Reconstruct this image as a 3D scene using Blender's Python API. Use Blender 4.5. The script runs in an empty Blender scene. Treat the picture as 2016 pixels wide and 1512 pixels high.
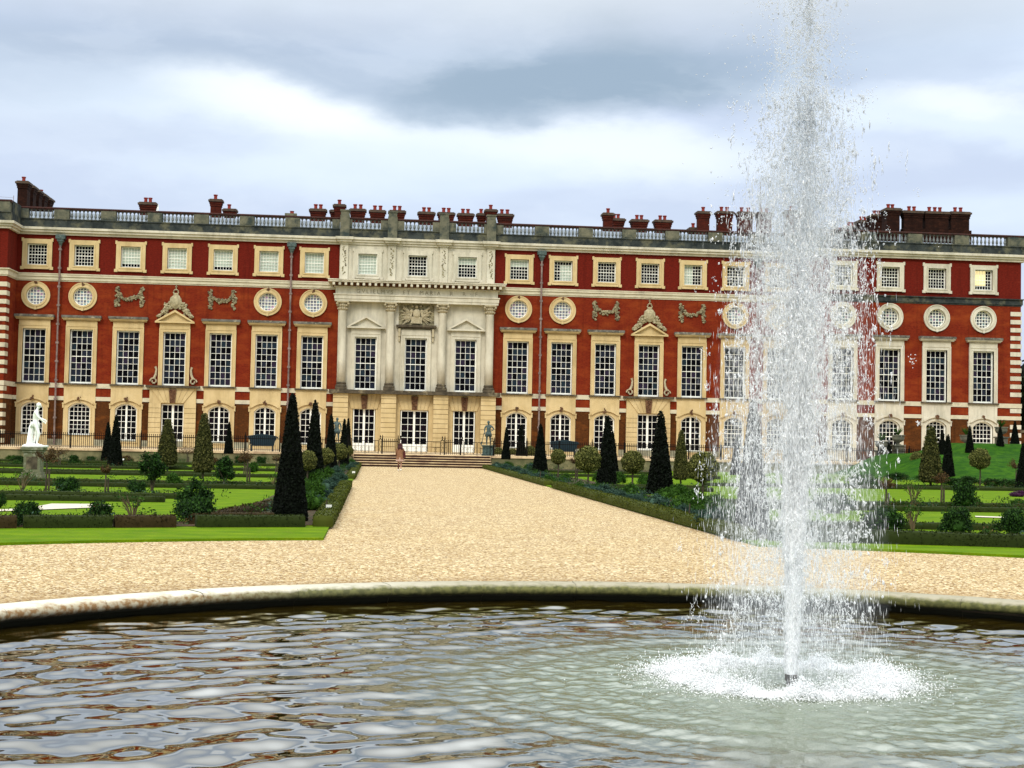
import bpy, bmesh, math, random
import numpy as np
from mathutils import Vector, Matrix, noise
random.seed(7); RNG = np.random.default_rng(11)
R_ = math.radians
scene = bpy.context.scene
COL = scene.collection

# ------------------------------------------------------------------ camera
FPX, YAW, PITCH, ROLL = 2717.5, .0985, .0407, .0198
CAM = np.array([-3.318, -117.5, 2.0])
_F = np.array([math.sin(YAW)*math.cos(PITCH), math.cos(YAW)*math.cos(PITCH), math.sin(PITCH)])
_r = np.array([math.cos(YAW), -math.sin(YAW), 0.]); _u = np.cross(_r, _F)
_R = math.cos(ROLL)*_r + math.sin(ROLL)*_u
_U = -math.sin(ROLL)*_r + math.cos(ROLL)*_u
cd = bpy.data.cameras.new("camera"); cam = bpy.data.objects.new("camera", cd); COL.objects.link(cam)
cd.sensor_width = 36; cd.lens = FPX/2016*36; cd.clip_end = 6000; cd.clip_start = .1
cam.matrix_world = Matrix(((_R[0], _U[0], -_F[0], CAM[0]), (_R[1], _U[1], -_F[1], CAM[1]), (_R[2], _U[2], -_F[2], CAM[2]), (0, 0, 0, 1)))
scene.camera = cam

def raydir(x, y): return _F*FPX + _R*(x-1008) - _U*(y-756)
def at(x, y, z=0.):            # survey helper: photo pixel -> point on a level z
    d = raydir(x, y); return CAM + d*((z-CAM[2])/d[2])
def on(x, y, Y):               # photo pixel -> point on the vertical plane at Y
    d = raydir(x, y); return CAM + d*((Y-CAM[1])/d[1])
def ppm(p): return FPX/np.linalg.norm(np.array(p)-CAM)

# ------------------------------------------------------------------ world, sun, exposure
scene.view_settings.view_transform = 'Standard'; scene.view_settings.look = 'None'
scene.view_settings.exposure = 0.52; scene.view_settings.gamma = 1
W = bpy.data.worlds.new("World"); scene.world = W; W.use_nodes = True
nt = W.node_tree; nt.nodes.clear()
def N(t, typ, **k):
    n = t.nodes.new(typ)
    for a, b in k.items(): setattr(n, a, b)
    return n
def math_(t, op, a, b=None, c=None, clamp=False):
    n = N(t, 'ShaderNodeMath', operation=op); n.use_clamp = clamp
    for i, v in enumerate((a, b, c)):
        if v is None: continue
        if isinstance(v, (int, float)): n.inputs[i].default_value = v
        else: t.links.new(v, n.inputs[i])
    return n.outputs[0]
def mixc(t, f, a, b):
    n = N(t, 'ShaderNodeMix', data_type='RGBA')
    for i, v in ((0, f), (6, a), (7, b)):
        if isinstance(v, (int, float)): n.inputs[i].default_value = v
        elif isinstance(v, tuple): n.inputs[i].default_value = v + (1,) if len(v) == 3 else v
        else: t.links.new(v, n.inputs[i])
    return n.outputs[2]
def srgb(r, g, b):
    f = lambda c: (c/255/12.92) if c/255 <= .04045 else ((c/255+.055)/1.055)**2.4
    return (f(r), f(g), f(b))
def build_world():
    t = nt
    out = N(t, 'ShaderNodeOutputWorld'); tc = N(t, 'ShaderNodeTexCoord')
    sky = N(t, 'ShaderNodeTexSky', sky_type='NISHITA'); sky.sun_disc = False
    sky.sun_elevation = R_(42); sky.sun_rotation = R_(200); sky.air_density = 1.4; sky.dust_density = 3
    bg1 = N(t, 'ShaderNodeBackground'); bg1.inputs[1].default_value = .08; t.links.new(sky.outputs[0], bg1.inputs[0])
    # warped direction
    nz = N(t, 'ShaderNodeTexNoise'); nz.inputs['Scale'].default_value = 6; nz.inputs['Detail'].default_value = 9; nz.inputs['Roughness'].default_value = .56
    mp = N(t, 'ShaderNodeMapping'); mp.inputs['Scale'].default_value = (.8, .8, 2.0); t.links.new(tc.outputs['Generated'], mp.inputs[0]); t.links.new(mp.outputs[0], nz.inputs['Vector'])
    sub = N(t, 'ShaderNodeVectorMath', operation='SUBTRACT'); sub.inputs[1].default_value = (.5, .5, .5); t.links.new(nz.outputs['Color'], sub.inputs[0])
    sc = N(t, 'ShaderNodeVectorMath', operation='MULTIPLY'); sc.inputs[1].default_value = (.20, .20, .085); t.links.new(sub.outputs[0], sc.inputs[0])
    wd = N(t, 'ShaderNodeVectorMath', operation='ADD'); t.links.new(tc.outputs['Generated'], wd.inputs[0]); t.links.new(sc.outputs[0], wd.inputs[1])
    def blob(px, py, wx, wy, soft=1.0, tilt=0.0):
        d = raydir(px, py); d = d/np.linalg.norm(d)
        s = N(t, 'ShaderNodeVectorMath', operation='SUBTRACT'); s.inputs[1].default_value = tuple(d); t.links.new(wd.outputs[0], s.inputs[0])
        m = N(t, 'ShaderNodeMapping', vector_type='VECTOR'); m.inputs['Rotation'].default_value = (0, tilt, 0)
        m.inputs['Scale'].default_value = (FPX/wx, FPX/wx, FPX/wy); 
        # rotate first (separate node), then scale
        rt = N(t, 'ShaderNodeVectorRotate', rotation_type='Y_AXIS'); rt.inputs['Angle'].default_value = tilt
        t.links.new(s.outputs[0], rt.inputs['Vector']); m.inputs['Rotation'].default_value = (0, 0, 0); t.links.new(rt.outputs[0], m.inputs[0])
        l = N(t, 'ShaderNodeVectorMath', operation='LENGTH'); t.links.new(m.outputs[0], l.inputs[0])
        r = N(t, 'ShaderNodeMapRange', interpolation_type='SMOOTHERSTEP'); r.inputs[1].default_value = 1.0-soft*.5; r.inputs[2].default_value = 1.0+soft*.7
        r.inputs[3].default_value = 1; r.inputs[4].default_value = 0; t.links.new(l.outputs['Value'], r.inputs[0]); return r.outputs[0]
    n2 = N(t, 'ShaderNodeTexNoise'); n2.inputs['Scale'].default_value = 3.2; n2.inputs['Detail'].default_value = 7; n2.inputs['Roughness'].default_value = .45
    m2 = N(t, 'ShaderNodeMapping'); m2.inputs['Scale'].default_value = (1.2, 1.2, 5.5); m2.inputs['Rotation'].default_value = (0, R_(8), 0); m2.inputs['Location'].default_value = (3.1, .7, .2)
    t.links.new(tc.outputs['Generated'], m2.inputs[0]); t.links.new(m2.outputs[0], n2.inputs['Vector'])
    r2 = N(t, 'ShaderNodeMapRange', interpolation_type='SMOOTHSTEP'); r2.inputs[1].default_value = .38; r2.inputs[2].default_value = .64; t.links.new(n2.outputs[0], r2.inputs[0])
    c = mixc(t, r2.outputs[0], srgb(196, 209, 232), srgb(212, 226, 245))
    grey = srgb(172, 188, 208); dark = srgb(152, 172, 192); white = srgb(244, 250, 255); pale = srgb(222, 235, 250)
    n5 = N(t, 'ShaderNodeTexNoise'); n5.inputs['Scale'].default_value = 9; n5.inputs['Detail'].default_value = 8; n5.inputs['Roughness'].default_value = .55
    m5 = N(t, 'ShaderNodeMapping'); m5.inputs['Scale'].default_value = (1, 1, 3.2); m5.inputs['Rotation'].default_value = (0, R_(-12), 0); t.links.new(wd.outputs[0], m5.inputs[0]); t.links.new(m5.outputs[0], n5.inputs['Vector'])
    wisp = N(t, 'ShaderNodeMapRange', interpolation_type='SMOOTHSTEP'); wisp.inputs[1].default_value = .46; wisp.inputs[2].default_value = .68; wisp.inputs[4].default_value = .6; t.links.new(n5.outputs[0], wisp.inputs[0])
    def scaled(f, k): return math_(t, 'MULTIPLY', f, k)
    for px, py, wx, wy, soft, tilt, colr, k in (
            (200, 120, 420, 90, 1.6, 0, grey, .75), (420, 60, 500, 60, 1.5, 0, grey, .35), (560, 170, 330, 60, 1.5, R_(4), grey, .5),
            (700, 260, 520, 60, 1.6, R_(-5), pale, .9), (640, 245, 230, 52, 1.5, R_(-8), white, .95), (1050, 320, 500, 52, 1.6, R_(2), pale, .8), (1250, 300, 260, 45, 1.4, R_(-3), white, .55), (330, 300, 300, 50, 1.6, R_(-6), pale, .6),
            (1230, 70, 520, 75, 1.5, R_(3), grey, .6), (1160, 150, 300, 66, 1.1, R_(6), dark, 1.0), (1010, 190, 140, 50, 1.4, 0, dark, .5), (1330, 110, 230, 60, 1.5, R_(-6), dark, .6),
            (1900, 215, 260, 42, 1.5, R_(-14), pale, .9), (1960, 180, 120, 30, 1.2, R_(-14), white, .6), (1800, 60, 300, 60, 1.5, 0, grey, .3), (150, 265, 260, 30, 1.5, 0, srgb(190, 203, 226), .6)):
        c = mixc(t, scaled(blob(px, py, wx, wy, soft, tilt), k), c, colr)
    c = mixc(t, math_(t, 'MULTIPLY', wisp.outputs[0], .28), c, srgb(232, 241, 252))
    sz = N(t, 'ShaderNodeSeparateXYZ'); t.links.new(tc.outputs['Generated'], sz.inputs[0])
    zw = N(t, 'ShaderNodeMapRange'); zw.inputs[1].default_value = .27; zw.inputs[2].default_value = .34; zw.inputs[4].default_value = .85; t.links.new(sz.outputs[2], zw.inputs[0]); c = mixc(t, zw.outputs[0], c, (.72, .75, .75))
    bg2 = N(t, 'ShaderNodeBackground'); t.links.new(c, bg2.inputs[0])
    # overcast dome: brighter towards the zenith
    sx = N(t, 'ShaderNodeSeparateXYZ'); t.links.new(tc.outputs['Generated'], sx.inputs[0])
    zr = N(t, 'ShaderNodeMapRange'); zr.inputs[1].default_value = .31; zr.inputs[2].default_value = .60; zr.inputs[3].default_value = .83; zr.inputs[4].default_value = ZENITH
    t.links.new(sx.outputs[2], zr.inputs[0]); t.links.new(zr.outputs[0], bg2.inputs[1])
    add = N(t, 'ShaderNodeMixShader'); add.inputs[0].default_value = .93
    t.links.new(bg1.outputs[0], add.inputs[1]); t.links.new(bg2.outputs[0], add.inputs[2]); t.links.new(add.outputs[0], out.inputs[0])
ZENITH = 2.1
build_world()
W.cycles.sampling_method = 'MANUAL'; W.cycles.sample_map_resolution = 512
sl = bpy.data.lights.new("sun", 'SUN'); sl.energy = 1.4; sl.angle = R_(20); sl.color = (1, .93, .82)
so = bpy.data.objects.new("sun", sl); COL.objects.link(so)
so.rotation_euler = (R_(90-42), 0, R_(-20))   # from behind and left of the camera
scene.cycles.max_bounces = 8; scene.cycles.diffuse_bounces = 7; scene.cycles.glossy_bounces = 3
scene.cycles.volume_bounces = 2; scene.cycles.transparent_max_bounces = 40; scene.cycles.transmission_bounces = 3
scene.cycles.caustics_reflective = False; scene.cycles.caustics_refractive = False

# ------------------------------------------------------------------ materials
MATS = {}
def mat(name, c1, c2=None, rough=.8, scale=2.0, detail=4, stretch=(1, 1, 1), lo=.35, hi=.65, bump=0, bscale=None, spec=.3, metal=0, rand=None, c3=None, s3=.3, thr3=(.55, .7), streak=0, trans=0, stain=0):
    if name in MATS: return MATS[name]
    K = 1.0 if name in ('white_paint', 'white_marble') else .76
    c1 = tuple(v*K for v in c1); c2 = c2 and tuple(v*K for v in c2); c3 = c3 and tuple(v*K for v in c3); rand = rand and tuple(v*K for v in rand)
    m = bpy.data.materials.new(name); m.use_nodes = True; t = m.node_tree; b = t.nodes['Principled BSDF']
    b.inputs['Roughness'].default_value = rough; b.inputs['Specular IOR Level'].default_value = spec; b.inputs['Metallic'].default_value = metal
    tc = N(t, 'ShaderNodeTexCoord')
    src = N(t, 'ShaderNodeNewGeometry').outputs['Position']
    mp = N(t, 'ShaderNodeMapping'); mp.inputs['Scale'].default_value = stretch; t.links.new(src, mp.inputs[0])
    col = c1+(1,)
    if c2:
        nz = N(t, 'ShaderNodeTexNoise'); nz.inputs['Scale'].default_value = scale; nz.inputs['Detail'].default_value = detail; nz.inputs['Roughness'].default_value = .6
        t.links.new(mp.outputs[0], nz.inputs['Vector'])
        r = N(t, 'ShaderNodeMapRange'); r.inputs[1].default_value = lo; r.inputs[2].default_value = hi; t.links.new(nz.outputs[0], r.inputs[0])
        col = mixc(t, r.outputs[0], c1, c2)
    if c3:
        n3 = N(t, 'ShaderNodeTexNoise'); n3.inputs['Scale'].default_value = s3; n3.inputs['Detail'].default_value = 5; n3.inputs['Roughness'].default_value = .65
        t.links.new(mp.outputs[0] if not streak else src, n3.inputs['Vector'])
        if streak:
            m3 = N(t, 'ShaderNodeMapping'); m3.inputs['Scale'].default_value = (1, 1, streak); t.links.new(src, m3.inputs[0]); t.links.new(m3.outputs[0], n3.inputs['Vector'])
        r3 = N(t, 'ShaderNodeMapRange'); r3.inputs[1].default_value = thr3[0]; r3.inputs[2].default_value = thr3[1]; t.links.new(n3.outputs[0], r3.inputs[0])
        col = mixc(t, r3.outputs[0], col, c3)
    if stain:
        ms = N(t, 'ShaderNodeMapping'); ms.inputs['Scale'].default_value = (2.6, 2.6, .16); t.links.new(src, ms.inputs[0]); ns = N(t, 'ShaderNodeTexNoise'); ns.inputs['Scale'].default_value = 1.0; ns.inputs['Detail'].default_value = 6; ns.inputs['Roughness'].default_value = .65; t.links.new(ms.outputs[0], ns.inputs['Vector'])
        rs = N(t, 'ShaderNodeMapRange'); rs.inputs[1].default_value = .52; rs.inputs[2].default_value = .74; rs.inputs[4].default_value = stain; t.links.new(ns.outputs[0], rs.inputs[0]); col = mixc(t, rs.outputs[0], col, tuple(v*.38 for v in c1))
    if rand:   # per-island variation
        g = N(t, 'ShaderNodeNewGeometry'); col = mixc(t, math_(t, 'POWER', g.outputs['Random Per Island'], 1.7), col, rand)
    if isinstance(col, tuple): b.inputs['Base Color'].default_value = col
    else: t.links.new(col, b.inputs['Base Color'])
    if bump:
        nb = N(t, 'ShaderNodeTexNoise'); nb.inputs['Scale'].default_value = bscale or scale*4; nb.inputs['Detail'].default_value = 4; t.links.new(mp.outputs[0], nb.inputs['Vector'])
        bp = N(t, 'ShaderNodeBump'); bp.inputs['Strength'].default_value = bump; bp.inputs['Distance'].default_value = .05
        t.links.new(nb.outputs[0], bp.inputs['Height']); t.links.new(bp.outputs[0], b.inputs['Normal'])
    if trans:
        tr = N(t, 'ShaderNodeBsdfTranslucent'); mx = N(t, 'ShaderNodeMixShader'); mx.inputs[0].default_value = trans
        if isinstance(col, tuple): tr.inputs[0].default_value = col
        else: t.links.new(col, tr.inputs[0])
        o = t.nodes['Material Output']; t.links.new(b.outputs[0], mx.inputs[1]); t.links.new(tr.outputs[0], mx.inputs[2]); t.links.new(mx.outputs[0], o.inputs[0])
    MATS[name] = m; return m
BRK = dict(stain=.7, stretch=(1, 1, 2.6), rough=.9, spec=.1, detail=8, bump=.25, bscale=14)
M_brick = mat('orange_red_brick', (.26, .032, .009), (.125, .012, .005), scale=5, lo=.3, hi=.7, c3=(.30, .052, .012), s3=.5, thr3=(.45, .7), **BRK)
M_brick_attic = mat('crimson_brick', (.20, .017, .008), (.10, .009, .005), scale=5, lo=.3, hi=.7, c3=(.22, .035, .018), s3=1.6, thr3=(.6, .75), **BRK)
M_brick_low = mat('brown_brick', (.12, .042, .010), (.06, .020, .006), scale=5, c3=(.19, .06, .012), s3=.8, thr3=(.5, .7), **BRK)
M_brick_dark = mat('sooty_brick', (.028, .009, .005), (.014, .006, .004), scale=3, c3=(.05, .018, .01), s3=2, thr3=(.5, .7), **BRK)
M_brick_ch = mat('chimney_brick', (.10, .018, .009), (.05, .010, .006), scale=3, c3=(.03, .012, .008), s3=.7, thr3=(.5, .7), **BRK)
M_gold = mat('golden_limestone', (.77, .60, .32), (.66, .50, .245), scale=.9, rough=.85, spec=.15, c3=(.52, .38, .18), s3=.6, thr3=(.5, .72), streak=.3, stain=.35, bump=.08, bscale=12)
M_cream = mat('pale_limestone', (.79, .74, .59), (.67, .62, .49), scale=1.1, rough=.85, spec=.15, c3=(.46, .43, .32), s3=.7, thr3=(.5, .72), streak=.25, stain=.5, bump=.08, bscale=12)
M_band = mat('whitened_stone', (.74, .68, .50), (.62, .56, .40), scale=1.3, rough=.8, spec=.2, c3=(.44, .40, .30), s3=.9, thr3=(.55, .7))
M_groove = mat('stone_joint', (.25, .17, .07), rough=.95)
M_dirty = mat('weathered_stone', (.065, .075, .07), (.022, .028, .03), scale=1.6, rough=.95, spec=.1, c3=(.15, .145, .095), s3=.9, thr3=(.5, .66), bump=.2, bscale=8, detail=7)
M_ledge = mat('stained_ledge_stone', (.12, .095, .06), (.05, .04, .025), scale=2.5, rough=.9, c3=(.30, .25, .15), s3=1.2, thr3=(.55, .7))
M_balu = mat('grey_blue_baluster_stone', (.27, .29, .29), (.14, .155, .155), scale=3, rough=.9)
M_pier = mat('lichened_pier_stone', (.20, .19, .13), (.10, .105, .075), scale=2, rough=.95, c3=(.04, .055, .05), s3=1.1, thr3=(.5, .65))
M_rail = mat('red_brown_rail_stone', (.10, .035, .03), (.05, .03, .028), scale=3, rough=.9)
M_lead = mat('lead_roof', (.29, .34, .39), (.22, .26, .31), scale=1.5, rough=.6)
M_pot = mat('terracotta', (.33, .04, .025), (.22, .025, .02), scale=4, rough=.8)
M_white = mat('white_paint', (.88, .88, .80), (.80, .80, .72), scale=3, rough=.5)
M_blind_glare = mat('window_blind_or_glare', (.60, .68, .58), (.50, .58, .50), scale=2, rough=.9)
M_carve = mat('carved_stone', (.42, .37, .22), (.22, .19, .11), scale=5, rough=.9, c3=(.10, .08, .05), s3=3, thr3=(.5, .65))
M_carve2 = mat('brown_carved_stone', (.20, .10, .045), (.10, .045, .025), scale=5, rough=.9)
M_carve3 = mat('pale_carved_stone', (.58, .50, .33), (.42, .36, .23), scale=5, rough=.9)
M_pipe = mat('lead_pipe', (.34, .25, .22), (.14, .10, .09), scale=2.5, rough=.7)
M_iron = mat('black_iron', (.006, .005, .004), rough=.8, spec=.1)
M_bronze = mat('green_bronze', (.09, .14, .13), (.03, .05, .05), scale=6, rough=.6, c3=(.16, .21, .18), s3=9, thr3=(.5, .7))
M_marble = mat('white_marble', (.90, .90, .87), (.80, .80, .76), scale=5, rough=.5)
M_teal = mat('dark_teal_fabric', (.003, .025, .036), (.002, .016, .024), scale=3, rough=.7)
M_step = mat('sandstone_step', (.80, .62, .36), (.66, .48, .28), scale=1.5, rough=.85, c3=(.35, .22, .14), s3=1, thr3=(.5, .7))
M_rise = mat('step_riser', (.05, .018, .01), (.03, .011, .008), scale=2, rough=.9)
def glass(name, base, other, rough=.12):
    m = bpy.data.materials.new(name); m.use_nodes = True; t = m.node_tree; b = t.nodes['Principled BSDF']
    g = N(t, 'ShaderNodeNewGeometry'); r = N(t, 'ShaderNodeValToRGB'); r.color_ramp.interpolation = 'CONSTANT'
    r.color_ramp.elements[0].position = 0; r.color_ramp.elements[0].color = base+(1,)
    r.color_ramp.elements[1].position = .42; r.color_ramp.elements[1].color = other+(1,)
    e = r.color_ramp.elements.new(.6); e.color = tuple(a*.5+b_*.5 for a, b_ in zip(base, other))+(1,)
    e = r.color_ramp.elements.new(.78); e.color = (other[0]*.9, other[1]*1.25, other[2]*1.1, 1)
    e = r.color_ramp.elements.new(.9); e.color = (other[0]*1.5, other[1]*.9, other[2]*1.1, 1)
    oi = N(t, 'ShaderNodeObjectInfo'); t.links.new(math_(t, 'FRACT', math_(t, 'ADD', g.outputs['Random Per Island'], math_(t, 'MULTIPLY', oi.outputs['Random'], 7.3))), r.inputs[0]); t.links.new(r.outputs[0], b.inputs['Base Color'])
    b.inputs['Roughness'].default_value = rough; b.inputs['IOR'].default_value = 1.10
    return m
M_glassT = glass('old_crown_glass', (.002, .002, .003), (.016, .020, .032)); M_glassG = glass('dark_glass', (.002, .002, .003), (.006, .006, .008))
M_glassR = glass('painted_reflection_glass', (.16, .17, .22), (.28, .30, .38)); M_glassP = glass('wing_round_glass', (.05, .06, .07), (.16, .18, .22))  # round panes of the main range: pale reflection put into the base colours
M_lit = mat('lamp_lit_room', (.8, .6, .25)); b = M_lit.node_tree.nodes['Principled BSDF']; b.inputs['Emission Color'].default_value = (1, .82, .42, 1); b.inputs['Emission Strength'].default_value = .55
# foliage: (dark, light) per leaf
def leafm(name, a, b, **k): return mat(name, a, None, rough=.75, spec=.12, rand=b, trans=.15, **k)
M_yew = leafm('yew_needles', (.0022, .0035, .0018), (.006, .012, .004))
M_box = leafm('box_leaves', (.012, .02, .003), (.05, .075, .008))
M_boxo = leafm('olive_box_leaves', (.03, .045, .004), (.13, .15, .015))
M_boxr = leafm('bronzed_box_leaves', (.02, .014, .004), (.085, .055, .015))
M_holly = leafm('variegated_holly_leaves', (.010, .018, .003), (.19, .18, .05))
M_hollyr = leafm('lit_golden_holly_leaves', (.018, .03, .004), (.34, .34, .09))  # yellower than the cone holly, with top light put into the colour
M_shrub = leafm('dark_shrub_leaves', (.004, .016, .004), (.045, .12, .015))
M_shrub2 = leafm('bright_shrub_leaves', (.015, .05, .005), (.07, .17, .015))
M_lav = leafm('grey_green_lavender', (.02, .05, .035), (.08, .15, .10))
M_rust = leafm('budding_rust_twigs', (.07, .035, .015), (.16, .10, .03))
M_purple = leafm('purple_flower_leaves', (.05, .01, .05), (.12, .04, .10))
M_bark = mat('bark', (.10, .075, .045), (.04, .03, .02), scale=8, rough=.9)
M_tree = leafm('dark_evergreen_leaves', (.004, .007, .003), (.015, .03, .008))

# ------------------------------------------------------------------ helpers
def link(o, parent=None):
    COL.objects.link(o)
    if parent: o.parent = parent
    return o
def tag(o, label=None, cat=None, group=None, kind=None):
    if label: o['label'] = label
    if cat: o['category'] = cat
    if group: o['group'] = group
    if kind: o['kind'] = kind
    return o
def empty(name, loc=(0, 0, 0), rz=0):
    o = bpy.data.objects.new(name, None); o.location = tuple(loc); o.rotation_euler = (0, 0, rz); o.empty_display_size = .3; return link(o)
def copy_tree(o, parent=None):
    c = o.copy(); COL.objects.link(c)
    if parent: c.parent = parent
    for ch in list(o.children): copy_tree(ch, c)
    return c
def meshobj(name, V, Fc, m, parent=None, smooth=False, loc=(0, 0, 0)):
    me = bpy.data.meshes.new(name)
    if isinstance(V, np.ndarray):
        k = Fc.shape[1]; me.vertices.add(len(V)); me.vertices.foreach_set('co', V.astype(np.float32).ravel())
        me.loops.add(Fc.size); me.loops.foreach_set('vertex_index', Fc.astype(np.int32).ravel())
        me.polygons.add(len(Fc)); me.polygons.foreach_set('loop_start', np.arange(0, Fc.size, k, dtype=np.int32))
        me.update(calc_edges=True); me.validate()
    else:
        me.from_pydata(V, [], Fc); me.update()
    me.materials.append(m)
    if smooth: me.polygons.foreach_set('use_smooth', [True]*len(me.polygons))
    o = bpy.data.objects.new(name, me); o.location = loc
    return link(o, parent)
class MB:
    def __init__(s): s.v = []; s.f = []
    def box(s, x0, x1, y0, y1, z0, z1):
        n = len(s.v); s.v += [(x0, y0, z0), (x1, y0, z0), (x1, y1, z0), (x0, y1, z0), (x0, y0, z1), (x1, y0, z1), (x1, y1, z1), (x0, y1, z1)]
        s.f += [(n, n+1, n+5, n+4), (n+1, n+2, n+6, n+5), (n+2, n+3, n+7, n+6), (n+3, n, n+4, n+7), (n+4, n+5, n+6, n+7), (n+3, n+2, n+1, n)]; return s
    def ring(s, inner, outer, y0, y1, closed=True):   # frame between two outlines in the XZ plane, front y0, back y1
        n = len(s.v); k = len(inner)
        for (x, z) in inner: s.v += [(x, y0, z)]
        for (x, z) in outer: s.v += [(x, y0, z)]
        for (x, z) in inner: s.v += [(x, y1, z)]
        for (x, z) in outer: s.v += [(x, y1, z)]
        for i in range(k if closed else k-1):
            j = (i+1) % k
            s.f += [(n+i, n+k+i, n+k+j, n+j), (n+i, n+j, n+2*k+j, n+2*k+i), (n+k+i, n+3*k+i, n+3*k+j, n+k+j)]
        return s
    def poly(s, pts, y0, y1):                          # solid outline in XZ extruded along Y
        n = len(s.v); k = len(pts)
        s.v += [(x, y0, z) for x, z in pts]+[(x, y1, z) for x, z in pts]
        s.f += [tuple(range(n, n+k)), tuple(range(n+2*k-1, n+k-1, -1))]
        for i in range(k): j = (i+1) % k; s.f.append((n+i, n+k+i, n+k+j, n+j))
        return s
    def lathe(s, prof, cx=0, cy=0, z0=0, seg=10):
        n = len(s.v); k = len(prof)
        for r, z in prof:
            for a in range(seg): s.v.append((cx+r*math.cos(2*math.pi*a/seg), cy+r*math.sin(2*math.pi*a/seg), z0+z))
        for i in range(k-1):
            for a in range(seg): b = (a+1) % seg; s.f.append((n+i*seg+a, n+i*seg+b, n+(i+1)*seg+b, n+(i+1)*seg+a))
        s.f.append(tuple(n+(k-1)*seg+a for a in range(seg))); s.f.append(tuple(n+a for a in range(seg-1, -1, -1)))
        return s
    def tube(s, pts, rad, seg=6):
        n = len(s.v); k = len(pts)
        if not hasattr(rad, '__len__'): rad = [rad]*k
        for i, p in enumerate(pts):
            p = Vector(p); a = Vector(pts[max(i-1, 0)]); b = Vector(pts[min(i+1, k-1)]); d = (b-a).normalized()
            u = d.orthogonal().normalized(); w = d.cross(u)
            for q in range(seg):
                an = 2*math.pi*q/seg; c = p+(u*math.cos(an)+w*math.sin(an))*rad[i]; s.v.append(tuple(c))
        for i in range(k-1):
            for q in range(seg): b = (q+1) % seg; s.f.append((n+i*seg+q, n+i*seg+b, n+(i+1)*seg+b, n+(i+1)*seg+q))
        s.f += [tuple(n+(k-1)*seg+a for a in range(seg)), tuple(n+a for a in range(seg-1, -1, -1))]
        return s
    def blob(s, c, r, sub=1, jit=.15):
        bm = bmesh.new(); bmesh.ops.create_icosphere(bm, subdivisions=sub, radius=1); n = len(s.v)
        if not hasattr(r, '__len__'): r = (r, r, r)
        for v in bm.verts:
            k = 1+random.uniform(-jit, jit); s.v.append((c[0]+v.co.x*r[0]*k, c[1]+v.co.y*r[1]*k, c[2]+v.co.z*r[2]*k))
        for f in bm.faces: s.f.append(tuple(n+v.index for v in f.verts))
        bm.free(); return s
    def build(s, name, m, parent=None, smooth=False, loc=(0, 0, 0)): return meshobj(name, s.v, s.f, m, parent, smooth, loc)
def rect(x0, x1, z0, z1): return [(x0, z0), (x1, z0), (x1, z1), (x0, z1)]
def circ(cx, cz, r, n=40): return [(cx+r*math.cos(2*math.pi*i/n), cz+r*math.sin(2*math.pi*i/n)) for i in range(n)]
def archpts(hw, z0, zs, zt, n=12):      # segmental arch outline
    p = [(-hw, z0), (hw, z0)]; h = zt-zs; R = (hw*hw+h*h)/(2*h); a = math.asin(min(1, hw/R))
    for i in range(n+1): an = a-2*a*i/n; p.append((R*math.sin(an), zt-R+R*math.cos(an)))
    return p

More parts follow.
